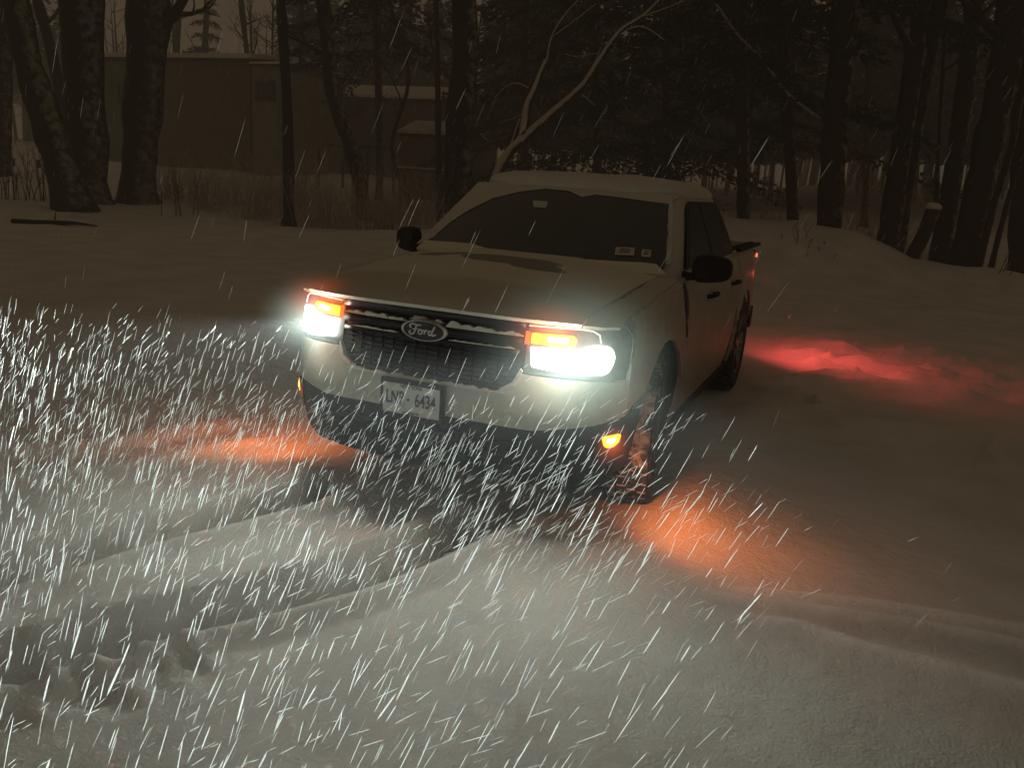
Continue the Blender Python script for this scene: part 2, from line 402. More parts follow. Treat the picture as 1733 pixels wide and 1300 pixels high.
# underbody: dark inner shell so nothing shows through gaps and arches
ub = MB(); ub.box((0, 2.75, .62), (1.10, 4.4, .72)); ub.box((0, .62, .70), (1.0, .5, .5)); ub.box((0, 2.5, .72), (1.66, 1.9, .82)); ub.box((0, 2.5, .27), (1.5, 2.0, .12)); ub.box((0, 4.86, .75), (1.6, .3, .7)); ub.box((0, .5, .72), (1.5, .3, .32)); ub.box((0, 3.2, 1.0), (1.66, 1.4, .2)); ub.box((0, .42, .42), (1.3, .2, .22))
ub.build('underbody', m_dark, truck, False)
for sgn in (1, -1):
    for wy in (.96, 4.04):
        wl = MB(); n = 18; vs = []; 
        for k in range(n+1):
            a = pi*k/n
            for xx in (.50, .885): vs.append((sgn*xx, wy-(AR+.012)*cos(a), .34+(AR+.012)*sin(a)))
        fs = [(2*k, 2*k+1, 2*k+3, 2*k+2) for k in range(n)]
        wl.add(vs, fs); wl.build('wheel_well', m_dark, truck)
# hood: darker, melted patch near the windshield, frost elsewhere
def hood_material():
    m = mat('frosted_hood', (.36, .35, .27), .55, bump=(30, .3, .004)); nt = m.node_tree; L = nt.links.new; b = nt.nodes['Principled BSDF']
    g = nt.nodes.new('ShaderNodeNewGeometry'); sp = nt.nodes.new('ShaderNodeSeparateXYZ'); L(g.outputs['Position'], sp.inputs[0])
    n = nt.nodes.new('ShaderNodeTexNoise'); n.inputs['Scale'].default_value = 3.2; n.inputs['Detail'].default_value = 8; n.inputs['Roughness'].default_value = .55; L(g.outputs['Position'], n.inputs['Vector'])
    def blob(cx, cy, rx, ry):
        a = nt.nodes.new('ShaderNodeVectorMath'); a.operation = 'SUBTRACT'; a.inputs[1].default_value = (cx, cy, 0)
        v = nt.nodes.new('ShaderNodeCombineXYZ'); L(sp.outputs[0], v.inputs[0]); L(sp.outputs[1], v.inputs[1]); L(v.outputs[0], a.inputs[0])
        s_ = nt.nodes.new('ShaderNodeVectorMath'); s_.operation = 'MULTIPLY'; s_.inputs[1].default_value = (1/rx, 1/ry, 0); L(a.outputs[0], s_.inputs[0])
        l = nt.nodes.new('ShaderNodeVectorMath'); l.operation = 'LENGTH'; L(s_.outputs[0], l.inputs[0]); return l.outputs['Value']
    def mathn(op, a, b_=None, c=None):
        q = nt.nodes.new('ShaderNodeMath'); q.operation = op
        for i, v in enumerate((a, b_, c)):
            if v is None: continue
            if hasattr(v, 'links'): L(v, q.inputs[i])
            else: q.inputs[i].default_value = v
        return q.outputs[0]
    d = mathn('MINIMUM', mathn('MINIMUM', blob(.03, .90, .30, .13), blob(.24, .78, .16, .09)), blob(-.42, .97, .17, .08))
    d = mathn('ADD', d, mathn('MULTIPLY_ADD', n.outputs['Fac'], 1.1, -.55))
    mr = nt.nodes.new('ShaderNodeMapRange'); mr.interpolation_type = 'SMOOTHSTEP'; mr.inputs[1].default_value = .9; mr.inputs[2].default_value = 1.02; L(d, mr.inputs[0])
    # front strip, thinner frost
    fr = nt.nodes.new('ShaderNodeMapRange'); fr.interpolation_type = 'SMOOTHSTEP'; fr.inputs[1].default_value = .30; fr.inputs[2].default_value = .46; fr.inputs[3].default_value = .62; fr.inputs[4].default_value = 1
    L(mathn('ADD', sp.outputs[1], mathn('MULTIPLY_ADD', n.outputs['Fac'], .3, -.15)), fr.inputs[0])
    v = mathn('MULTIPLY', fr.outputs[0], mr.outputs[0])
    mx = nt.nodes.new('ShaderNodeMix'); mx.data_type = 'RGBA'; mx.inputs[6].default_value = (.24, .23, .18, 1); mx.inputs[7].default_value = (.72, .70, .57, 1); L(v, mx.inputs[0]); L(mx.outputs[2], b.inputs['Base Color'])
    return m
m_hood = hood_material()
def topf(x, y): return (x, y, top(x, y))
def cowl(x): return 1.235+.24*(abs(x)/.78)**2
xs_ = np.linspace(-.72, .72, 21)
hood = [(x, F(x)+.005) for x in xs_]+[(.745, .8), (.755, 1.42)]+[(x, cowl(x)) for x in xs_[::-1]]+[(-.755, 1.42), (-.745, .8)]
obj_patch('hood', hood, topf, m_hood, truck, thick=.02, step=.05)
# corner tops between hood and fender, above the headlights
for sgn in (1, -1):
    c = [(sgn*.724, F(.724)+.005), (sgn*.80, F(.80)+.004), (sgn*.862, F(.862)+.004), (sgn*.868, .40), (sgn*.868, .60), (sgn*.752, .60)]
    if sgn < 0: c = c[::-1]
    obj_patch('fender_top', c, lambda x, y: (x, y, top(x, y)-.004), m_paint, truck, thick=.02, step=.04)
    c = [(sgn*.757, .60), (sgn*.88, .60), (sgn*.86, 1.42), (sgn*.767, 1.42)]
    if sgn < 0: c = c[::-1]
    obj_patch('fender_top', c, lambda x, y: (x, y, top(x, y)-.004), m_paint, truck, thick=.02, step=.06)
# ---- front fascia
ZP = ([.2, .28, .45, .58, .66, .74, .86, 1.0, 1.03], [.10, .06, .0, -.012, .0, .012, .03, .05, .065])
def front(x, z): return (x, F(x)+float(np.interp(z, *ZP)), z)
def ff(d):      # front surface, moved D toward the camera side (outwards)
    return lambda x, z: (x, F(x)+float(np.interp(z, *ZP))-d, z)
cover = [(-.905, .765), (-.905, .60), (-.80, .57), (-.55, .535), (-.28, .545), (.28, .545), (.55, .535), (.80, .57), (.905, .60), (.905, .765), (.86, .765), (.47, .785), (.43, .715), (.36, .695), (-.36, .695), (-.43, .715), (-.47, .785), (-.86, .765)]
obj_patch('bumper', cover, ff(0), m_paint, truck, thick=.03, step=.05)
low = [(-.903, .597), (-.895, .44), (-.86, .36), (-.72, .25), (.72, .25), (.86, .36), (.895, .44), (.903, .597), (.80, .565), (.55, .53), (.28, .54), (-.28, .54), (-.55, .53), (-.80, .565)]
lw = obj_patch('lower_bumper', low, ff(-.012), m_black, truck, thick=.03, step=.05)
sk = MB()
for z0 in (.33, .39, .45): patch(sk, [(-.5, z0), (.5, z0), (.5, z0+.018), (-.5, z0+.018)], ff(.012), .03, .06)
sk.build('intake_slat', m_black, lw)
for sgn in (1, -1):
    pp = [(-.62, .30), (-.60, .30), (-.60, .48), (-.62, .48)]
# ---- grille
gp = [(-.475, 1.045), (-.475, .80), (-.43, .725), (-.36, .70), (.36, .70), (.43, .725), (.475, .80), (.475, 1.045)]
grille = obj_patch('grille', gp, ff(-.03), m_gloss, truck, thick=.03, step=.05)
gb = MB()
patch(gb, [(-.475, .985), (.475, .985), (.475, 1.046), (-.475, 1.046)], ff(.004), .03, .05)
gb.build('upper_bar', m_gloss, grille)
gb = MB()
patch(gb, [(-.47, .912), (.47, .912), (.47, .952), (-.47, .952)], ff(.008), .03, .05)
patch(gb, [(-.46, .872), (.46, .872), (.46, .893), (-.46, .893)], ff(.002), .03, .05)
cb = gb.build('cross_bar', m_black, grille)
# snow that lodged on the bars (uneven upper edge)
def snow_strip(a, b, z0, hh, seed, d=.012, dep=.03):
    n = 90; t = np.linspace(a, b, n)
    hgt = hh*(.62+.55*fbm(t*7+seed, t*0+seed*3.1, 2)+.7*fbm(t*34+seed, t*0+seed*1.7, 3)); hgt = np.clip(hgt, .003, .05)
    env = np.minimum(1, np.minimum(t-a, b-t)/.03+.15)
    poly = [(float(x), z0) for x in t]+[(float(x), z0+float(q*e_)) for x, q, e_ in zip(t[::-1], hgt[::-1], env[::-1])]
    return poly, d, dep
sn = MB()
for a, b, z0, hh, sd in ((-.46, -.10, .953, .026, 2), (-.09, .09, .966, .022, 5), (.10, .47, .953, .030, 9), (-.42, -.15, .894, .012, 12), (.12, .44, .894, .010, 15)):
    poly, d, dep = snow_strip(a, b, z0, hh, sd); patch(sn, poly, ff(d), dep, .05)
poly, d, dep = snow_strip(-.42, .42, .690, .022, 22); patch(sn, poly, ff(.006), .03, .05)
for sgn in (1, -1):
    patch(sn, [(sgn*.395, .695), (sgn*.46, .73), (sgn*.485, .80), (sgn*.475, .81), (sgn*.445, .745), (sgn*.39, .712)][::sgn], ff(.004), .02, .05)
sharp(sn.build('lodged_snow', m_snow, grille))
gm = MB()
for k in range(7):
    z0 = .715+k*.022
    if z0 > .86: break
    hw = .40 if z0 < .74 else .45
    patch(gm, [(-hw, z0), (hw, z0), (hw, z0+.007), (-hw, z0+.007)], ff(-.016), .012, .08)
for x in np.arange(-.42, .43, .06):
    zlo = .715 if abs(x) < .4 else .75
    patch(gm, [(x-.004, zlo), (x+.004, zlo), (x+.004, .865), (x-.004, .865)], ff(-.018), .01, .08)
gm.build('mesh_insert', m_black, grille)
# ---- emblem: oval badge with script lettering
em = MB(); N = 40; vs = []; rings = [(1.0, .004), (1.0, .020), (.97, .026), (.90, .026), (.88, .020)]
def oval(s, d, k): a = 2*pi*k/N; return (s*.118*cos(a), -d, .925+s*.049*sin(a)) if s > .5 else (0, -d, .925)
for s_, d in rings:
    for k in range(N):
        x_, y_, z_ = oval(s_, d, k); vs.append((x_, front(0, .9)[1]+y_-.004, z_))
fs = [(i*N+k, i*N+(k+1) % N, (i+1)*N+(k+1) % N, (i+1)*N+k) for i in range(len(rings)-1) for k in range(N)]
em.add(vs, fs); emb = em.build('emblem', m_chrome, grille)
fc = MB(); fc.add([(0.105*cos(2*pi*k/N), front(0, .9)[1]-.0255, .925+.0435*sin(2*pi*k/N)) for k in range(N)], [tuple(range(N))]); fc.build('badge_face', m_gloss, emb)
lt = MB(); ey = front(0, .9)[1]-.030
def stroke(pts, w=.0042):
    # smooth the pen path
    P_ = [Vector((a, ey, .925+b)) for a, b in pts]; out = []
    for i in range(len(P_)-1):
        p0 = P_[max(i-1, 0)]; p1 = P_[i]; p2 = P_[i+1]; p3 = P_[min(i+2, len(P_)-1)]
        for t in (0, .25, .5, .75):
            out.append(.5*((2*p1)+(-p0+p2)*t+(2*p0-5*p1+4*p2-p3)*t*t+(-p0+3*p1-3*p2+p3)*t**3))
    out.append(P_[-1]); lt.tube(out, w, 6, squash=1)
stroke([(-.062, .008), (-.070, .018), (-.055, .027), (-.030, .024), (-.012, .026)])
stroke([(-.034, .024), (-.040, .004), (-.048, -.016), (-.062, -.022), (-.072, -.014), (-.064, -.006)])
stroke([(-.056, .002), (-.042, .004), (-.026, .006)], .0025)
stroke([(-.014, .004), (-.024, -.002), (-.022, -.014), (-.012, -.016), (-.004, -.008), (-.008, .003), (-.014, .004), (-.004, .001), (.008, .003)])
stroke([(.010, .005), (.008, -.015)]); stroke([(.009, -.004), (.016, .004), (.025, .002)])
stroke([(.044, .003), (.034, .002), (.028, -.008), (.033, -.016), (.042, -.012), (.050, .004), (.060, .026)])
stroke([(.054, .012), (.046, -.010), (.052, -.017), (.066, -.010)])
lt.build('lettering', m_letter, emb)
# ---- headlights
def hl(poly, d, name, m, par, sgn, thick=.01, step=.04, r=0):
    if r: poly = rnd(poly, r)
    if sgn < 0: poly = [(-a, b) for a, b in poly][::-1]
    return obj_patch(name, poly, ff(d), m, par, thick=thick, step=step)
for sgn in (1, -1):
    H0 = [(.482, 1.048, .005), (.80, 1.05, .03), (.89, 1.04, .03), (.905, .88, .05), (.88, .768, .04), (.482, .785, .01)]
    head = hl(rnd(H0, .02), -.022, 'headlight', m_lens, truck, sgn, .02)
    hl([(.50, .80), (.84, .80), (.85, .79), (.83, .778), (.50, .79)], -.004, 'reflector', m_bowl, head, sgn, .01)
    lo = hl([(.505, .910, .006), (.70, .910, .02), (.76, .935, .03), (.83, .93, .035), (.85, .875, .03), (.83, .80, .03), (.70, .798, .03), (.52, .822, .01)], .002, 'low_beam', m_lamp, head, sgn, .01, r=.01)
    hl([(.60, .90, .03), (.80, .915, .03), (.82, .82, .03), (.62, .815, .03)], .006, 'beam_core', m_core, lo, sgn, .004, r=.02)
    ts = hl([(.505, .972, .006), (.685, .972, .02), (.70, .95, .015), (.685, .925, .015), (.505, .925, .006)], .002, 'turn_signal', m_amber, head, sgn, .012, r=.01)
    hl([(.575, .963, .012), (.665, .963, .012), (.665, .935, .012), (.575, .935, .012)], .006, 'bulb', m_amber_core, ts, sgn, .004, r=.01)
    hl([(.478, .978), (.500, .976), (.500, .921), (.478, .918)], .000, 'signal_end', m_amber_dim, head, sgn, .008)
    tm = MB(); P_ = [(.49, 1.003), (.60, 1.004), (.70, 1.003), (.755, .997), (.782, .98), (.79, .945)]
    tm.tube([Vector(ff(.006)(sgn*a, b)) for a, b in P_], .003, 6); tm.build('light_strip', m_clear, head)
    tm = MB(); P_ = [(.70, 1.040), (.80, 1.036), (.865, 1.015), (.892, .97), (.898, .90), (.893, .84)]
    tm.tube([Vector(ff(-.012)(sgn*a, b)) for a, b in P_], .002, 6); tm.build('bezel', m_bowl, head)
    fg = [(.835, .515, .015), (.90, .52, .015), (.893, .475, .02), (.875, .455, .02), (.848, .46, .02)]
    fl = hl(fg, .006, 'corner_lamp', m_amber, truck, sgn, .015, r=.01)
    hl([(.852, .505, .01), (.887, .505, .01), (.88, .477, .01), (.857, .477, .01)], .010, 'bulb', m_amber_core, fl, sgn, .004, r=.01)
    hl([(.76, .54, .02), (.905, .56, .02), (.895, .42, .03), (.78, .41, .03)], -.002, 'lamp_recess', m_black, truck, sgn, .012, r=.02)
# ---- licence plate
pl = MB(); pl.box((-.02, -.030, .600), (.335, .018, .180)); br = pl.build('plate_bracket', m_black, truck, False)
tilt = radians(-2)
pb = MB(); patch(pb, rnd([(-.172, .525), (.132, .525), (.132, .677), (-.172, .677)], .01), lambda x, z: (x, -.044, z), .003, .08); plate = sharp(pb.build('license_plate', m_white, truck))
def text(s, size, x, z, y, m, par, name, sx=1, bold=0.0):
    cu = bpy.data.curves.new(name, 'FONT'); cu.body = s; cu.size = size; cu.extrude = .0008; cu.offset = bold; cu.align_x = 'CENTER'; cu.align_y = 'CENTER'
    tmp = bpy.data.objects.new('tmp', cu); COL.objects.link(tmp); dg = bpy.context.evaluated_depsgraph_get()
    me_ = bpy.data.meshes.new_from_object(tmp.evaluated_get(dg)); bpy.data.objects.remove(tmp)
    me_.materials.clear()
    me_.transform(Matrix.Translation((x, y, z)) @ Matrix.Rotation(pi/2, 4, 'X') @ Matrix.Diagonal((sx, 1, 1, 1)))
    me_.name = name
    return link(name, me_, m, par, False)
text('LNP', .088, -.105, .602, -.0478, m_ink, plate, 'registration_letters', .62, .0012)
text('6434', .088, .055, .602, -.0478, m_ink, plate, 'registration_digits', .62, .0012)
dt = MB(); dt.box((-.034, -.048, .602), (.012, .0016, .012)); dt.build('divider_dot', m_ink, plate, False)
text('NEW YORK', .022, -.02, .662, -.0478, m_ink, plate, 'state_name', 1.05)
text('EXCELSIOR', .017, -.02, .538, -.0478, m_ink, plate, 'motto', 1.0)
pf = MB()
for a, b, c_, d_ in ((-.174, .523, .134, .529), (-.174, .673, .134, .679)): pf.box(((a+c_)/2, -.0465, (b+d_)/2), (c_-a, .004, d_-b))
for x_ in (-.1725, .1325): pf.box((x_, -.0465, .601), (.004, .004, .144))
pf.build('plate_rim', m_black, plate, False)
# ---- greenhouse
def gz(z): return (z-1.16)
def xh(z): return .865-.36*gz(z)-.12*gz(z)**2
def yf(z): return 1.215+(z-1.20)*1.76
def yr(z): return 3.74-gz(z)*.62
def bow(z): return .25-.36*gz(z)
def ring(z, s=1.0, zz=None, n=120):
    out = []; zc = min(z, 1.60); ym = (yf(zc)+yr(zc))/2
    for k in range(n):
        a = 2*pi*k/n; c_, s_ = cos(a), sin(a)
        X_ = (abs(c_)**.24)*(1 if c_ >= 0 else -1); Y_ = (abs(s_)**.24)*(1 if s_ >= 0 else -1)
        x = xh(zc)*X_; fy = yf(zc)+bow(zc)*X_*X_; y = fy+(yr(zc)-fy)*(Y_+1)/2
        out.append((x*s, ym+(y-ym)*s, zz if zz is not None else z))
    return out
cab = MB(); n = 120; lv = []
for z in (1.10, 1.16, 1.25, 1.35, 1.45, 1.54, 1.595): lv.append(ring(z))
for s_, zz in ((.992, 1.622), (.965, 1.640), (.90, 1.652), (.7, 1.668), (.45, 1.676), (.2, 1.68), (.02, 1.68)): lv.append(ring(1.60, s_, zz))
vs = [p for l in lv for p in l]; fs = [(i*n+k, i*n+(k+1) % n, (i+1)*n+(k+1) % n, (i+1)*n+k) for i in range(len(lv)-1) for k in range(n)]+[tuple((len(lv)-1)*n+k for k in range(n))]
cab.add(vs, fs); cabo = cab.build('cab', m_paint, truck)
def wsh(x, z): return (x, yf(z)+bow(z)*(x/xh(z))**2-.004, z)
def wo(d): return lambda x, z: (x, yf(z)+bow(z)*(x/xh(z))**2-.004-d, z+d*.5)
gl = [(-.775, 1.20), (-.3, 1.195), (.3, 1.195), (.775, 1.20), (.655, 1.565), (.3, 1.585), (-.3, 1.585), (-.655, 1.565)]
ws = obj_patch('windshield', gl, wo(.004), m_glass, truck, thick=.008, step=.06)
# frost and wiped-off edge: snow left on the glass along the left pillar and the top
def wz(px, py):    # a point of the picture on the windshield plane, in (x, z) of the glass
    d = FW+R2*((px-866.5)/FPX)-U2*((py-650)/FPX); t = 3.0
    for _ in range(40):
        p = CP+d*t; e_ = p.y-(yf(p.z)+bow(p.z)*(p.x/xh(p.z))**2); t -= e_/max(d.y, .3)*.6
    p = CP+d*t; return (p.x, p.z)
topx = [(-.70, 1.60), (-.35, 1.612), (0, 1.616), (.35, 1.612), (.68, 1.60)]
arc = [wz(*q) for q in ((1131, 346), (1060, 336), (1010, 330), (985, 334), (965, 324), (925, 320), (880, 325), (835, 336), (795, 356), (765, 375), (742, 395))]
frost = [(.70, 1.60)]+arc+[(-.735, 1.235), (-.80, 1.205), (-.84, 1.19), (-.70, 1.60), (-.35, 1.612), (.35, 1.612)]
frost2 = [(a, b) for a, b in frost]
wsn = obj_patch('windshield_frost', frost2[::-1], wo(.010), m_paint, truck, thick=.008, step=.05)
cw = [(float(x), 1.17) for x in np.linspace(-.80, .80, 17)]
zt = [wz(*q) for q in ((1112, 449), (1085, 446), (1040, 444), (1000, 441), (965, 441), (940, 441), (905, 431), (870, 430), (835, 425), (800, 414), (775, 412), (745, 410), (722, 408))]
cwp = [(-.80, 1.165), (-.4, 1.16), (0, 1.16), (.4, 1.16), (.80, 1.165)]+[(min(a, .79), b) for a, b in zt]
obj_patch('cowl_snow', cwp, wo(.018), m_hood, truck, thick=.03, step=.05)
# snow along the near pillar, lumpy
ps = MB(); n_ = 16; pts = []; rad = []
for k in range(n_+1):
    z = 1.22+.36*k/n_; x = .93*xh(z); p = Vector(wsh(x, z)); pts.append(p+Vector((.0, -.004, .002))); rad.append(.022+.016*float(fbm(np.array([k*.9]), np.array([3.3]), 2)[0]))
ps.tube(pts, rad, 8, squash=.6)
ps.build('pillar_snow', m_snow, truck)
# side windows
def sg(d, sgn): return (lambda y, z: (sgn*(xh(z)+d), y, z)) if sgn > 0 else (lambda y, z: (-(xh(z)+d), -y, z))
for sgn in (1, -1):
    def P(poly): return poly if sgn > 0 else [(-q[0],)+tuple(q[1:]) for q in poly][::-1]
    fr = rnd([(1.62, 1.185), (3.52, 1.195), (3.40, 1.50), (3.27, 1.575), (2.22, 1.575), (2.10, 1.53)], .06)
    sw = obj_patch('side_window', P(fr), sg(.004, sgn), m_gloss, truck, thick=.02, step=.08)
    a = rnd([(1.70, 1.20), (2.50, 1.20), (2.50, 1.555), (2.24, 1.555), (2.16, 1.52)], .04); b = rnd([(2.56, 1.20), (3.40, 1.205), (3.33, 1.48), (3.24, 1.555), (2.56, 1.555)], .04)
    for q in (a, b): obj_patch('pane', P(q), sg(.008, sgn), m_glass, sw, thick=.004, step=.1)
    # mirror
    mr = MB(); cy, cz = 1.60, 1.195; x0 = .895
    vs = []; K = 24; secs = [(-.055, .45), (-.05, .80), (-.02, .97), (.02, 1.0), (.055, .95), (.062, .85)]
    for dy, s_ in secs:
        for k in range(K):
            a_ = 2*pi*k/K; c_, q_ = cos(a_), sin(a_)
            X_ = abs(c_)**.62*(1 if c_ >= 0 else -1); Z_ = abs(q_)**.62*(1 if q_ >= 0 else -1)
            vs.append((sgn*(x0+.115+X_*.108*s_), cy+dy+.05*X_, cz+Z_*.080*s_*(1-.12*X_)+.01))
    fs = [(i*K+k, i*K+(k+1) % K, (i+1)*K+(k+1) % K, (i+1)*K+k) for i in range(len(secs)-1) for k in range(K)]+[tuple(range(K-1, -1, -1)), tuple((len(secs)-1)*K+k for k in range(K))]
    mr.add(vs, fs); mr.tube([(sgn*.84, 1.60, 1.155), (sgn*.88, 1.60, 1.15), (sgn*.95, 1.61, 1.16)], [.035, .03, .03], 8, squash=.6)
    mo = sharp(mr.build('wing_mirror', m_black, truck), 50)
# stickers on the windshield
for nm, q in (('registration_sticker', ((1043, 419), (1075, 420), (1074, 433), (1041, 432))), ('inspection_sticker', ((1087, 423), (1103, 424), (1102, 436), (1086, 435))), ('toll_tag', ((903, 340), (929, 342), (925, 353), (904, 351)))):
    pp = [wz(*a_) for a_ in q][::-1]
    so = obj_patch(nm, rnd(pp, .004), wo(.009), m_stick, truck, thick=.002, step=.1)
    c0 = Vector((sum(a_[0] for a_ in pp)/4, sum(a_[1] for a_ in pp)/4))
    if nm != 'toll_tag':
        lines = MB()
        for r_ in (-.006, .002, .010):
            w_ = (pp[0][0]-pp[1][0]); w_ = abs(pp[0][0]-pp[2][0])*.33
            patch(lines, [(c0.x-w_, c0.y+r_-.0015), (c0.x+w_, c0.y+r_-.0015), (c0.x+w_, c0.y+r_+.0015), (c0.x-w_, c0.y+r_+.0015)], wo(.0105), .001, .1)
        lines.build('print', m_gloss, so)
# wiper arms
for x0, x1 in ():
    wp = MB(); wp.tube([wo(.03)(x0+(x1-x0)*k/6, 1.215+.035*sin(pi*k/6*.6)) for k in range(7)], .006, 6); wp.build('wiper', m_black, truck)
# roof snow
rs = MB(); lv = []; sp_ = [(.996, 1.598, 0), (1.0, 1.620, .0), (.985, 1.648, .3), (.95, 1.670, .8), (.88, 1.690, 1), (.8, 1.700, 1), (.6, 1.710, 1), (.4, 1.718, 1), (.2, 1.722, 1), (.02, 1.722, 1)]
for s_, zz, a_ in sp_:
    rg = ring(1.595, s_, zz); rg2 = []
    for x, y, z in rg:
        nz = float(fbm(np.array([x*3]), np.array([y*3]), 3)[0])
        rg2.append((x*(1+.008*nz), y+(.02*nz if a_ < 1 else 0)+.035*(1 if y < 2.3 else 0)*(1-a_)*0, z+.018*nz*a_-(.008 if s_ >= 1 else 0)*0))
    lv.append(rg2)
vs = [p for l in lv for p in l]; fs = [(i*n+k, i*n+(k+1) % n, (i+1)*n+(k+1) % n, (i+1)*n+k) for i in range(len(lv)-1) for k in range(n)]+[tuple((len(lv)-1)*n+k for k in range(n))]
rs.add(vs, fs)
rsn = rs.build('roof_snow', m_snow, truck)
# bed floor with snow, tailgate, tail lamps
bd = MB(); bd.box((0, 4.36, 1.05), (1.66, 1.28, .12)); bd.build('bed_floor', m_dark, truck, False)
bs = MB(); gxs = np.linspace(-.80, .80, 21); gys = np.linspace(3.78, 4.96, 16)
vs = [(x, y, 1.13+.03*float(fbm(np.array([x*3]), np.array([y*3+7]), 3)[0])) for y in gys for x in gxs]
bs.add(vs, [(j*21+i, j*21+i+1, (j+1)*21+i+1, (j+1)*21+i) for j in range(15) for i in range(20)]); bs.build('bed_snow', m_snow, truck)
tg = MB(); patch(tg, rnd([(-.80, .62), (.80, .62), (.80, 1.215), (-.80, 1.215)], .03), lambda x, z: (x, 5.05+.02*(1-abs(x)), z), .05, .1); sharp(tg.build('tailgate', m_paint, truck))
rb = MB(); rb.box((0, 5.10, .50), (1.76, .14, .2)); rbo = rb.build('rear_bumper', m_black, truck, False)
for sgn in (1, -1):
    br_ = MB()
    for x_ in (.80, .868): br_.box((sgn*x_, 4.35, 1.212), (.035, 1.34, .03))
    br_.build('bed_rail', m_black, truck, False)
    tl = MB(); tl.box((sgn*.815, 5.05, 1.00), (.05, .05, .30)); t_ = tl.build('taillight', m_black, truck, False)
    tl = MB(); tl.box((sgn*.856, 5.075, 1.10), (.012, .02, .035)); tl.box((sgn*.80, 5.085, 1.00), (.06, .01, .24)); tl.build('red_lens', m_red, t_, False)
# wheels
def make_wheel():
    r_ = 24; root = bpy.data.objects.new('wheel', bpy.data.meshes.new('hub'))
    prof = [(-.105, .225), (-.112, .26), (-.116, .30), (-.110, .335), (-.095, .352), (-.06, .361), (0, .364), (.06, .361), (.095, .352), (.110, .335), (.116, .30), (.112, .26), (.105, .225)]
    K = 72; tb = MB(); vs = []
    for k in range(K):
        a = 2*pi*k/K
        for (x, r) in prof:
            if abs(x) < .112 and r > .33: r = r-(.010 if (k+(1 if x > 0 else 0)*2) % 4 == 0 else 0)-(.008 if abs(abs(x)-.06) < .001 and k % 2 else 0)
            vs.append((x, r*cos(a), r*sin(a)))
    m_ = len(prof); fs = [(k*m_+j, k*m_+j+1, ((k+1) % K)*m_+j+1, ((k+1) % K)*m_+j) for k in range(K) for j in range(m_-1)]
    tb.add(vs, fs)
    for k in range(36):       # tread blocks
        a = 2*pi*k/36
        for x_ in (-.075, -.025, .025, .075):
            aa = a+(.06 if x_ > 0 else 0)+(.04 if abs(x_) > .05 else 0)
            c = Vector((x_, .364*cos(aa), .364*sin(aa))); rm = Matrix.Rotation(aa, 3, 'X')
            bx = [c+rm @ Vector((i*.020, j*.004, q*.022)) for q in (-1, 1) for j in (-1, 1) for i in (-1, 1)]
            tb.add(bx, [(0, 2, 3, 1), (4, 5, 7, 6), (0, 1, 5, 4), (2, 6, 7, 3), (0, 4, 6, 2), (1, 3, 7, 5)])
    rm_ = MB(); prof2 = [(.100, .225), (.108, .232), (.098, .222), (.06, .205), (-.08, .20)]; vs = []
    for k in range(K):
        a = 2*pi*k/K
        for x, r in prof2: vs.append((x, r*cos(a), r*sin(a)))
    m_ = len(prof2); rm_.add(vs, [(k*m_+j, k*m_+j+1, ((k+1) % K)*m_+j+1, ((k+1) % K)*m_+j) for k in range(K) for j in range(m_-1)])
    for k in range(5):
        a = 2*pi*k/5; d_ = Vector((0, cos(a), sin(a)))
        for off_ in (-.16, .16):
            e_ = Vector((0, cos(a+off_), sin(a+off_)))
            rm_.tube([Vector((.075, 0, 0))+d_*.03, Vector((.080, 0, 0))+(d_+e_)*.065, Vector((.088, 0, 0))+e_*.215], [.024, .020, .018], 6, squash=.7)
    rm_.tube([(.05, 0, 0), (.092, 0, 0), (.098, 0, 0)], [.045, .045, .030], 14)
    ds = MB(); ds.tube([(.02, 0, 0), (.03, 0, 0)], [.15, .15], 24)
    return tb, rm_, ds
tb, rm_, ds = make_wheel()
tyre0 = rim0 = disc0 = None
for sgn in (1, -1):
    for wy in (.96, 4.04):
        wh = empty('wheel', (sgn*.815, wy, .385)); wh.parent = truck; wh.scale = (1.06, 1.12, 1.12)
        wh.rotation_euler = (random.random()*6, 0, 0)
        wh.rotation_mode = 'ZXY' if False else 'XYZ'
        if sgn < 0: wh.rotation_euler = (random.random(), 0, pi)
        elif wy < 2: wh.rotation_euler = (random.random(), 0, radians(9))
        if tyre0 is None:
            tyre0 = sharp(tb.build('tyre', m_rubber, wh), 30); rim0 = rm_.build('rim', m_rim, wh); disc0 = ds.build('brake_disc', m_dark, wh)
        else:
            for q in (tyre0, rim0, disc0):
                c = q.copy(); COL.objects.link(c); c.parent = wh

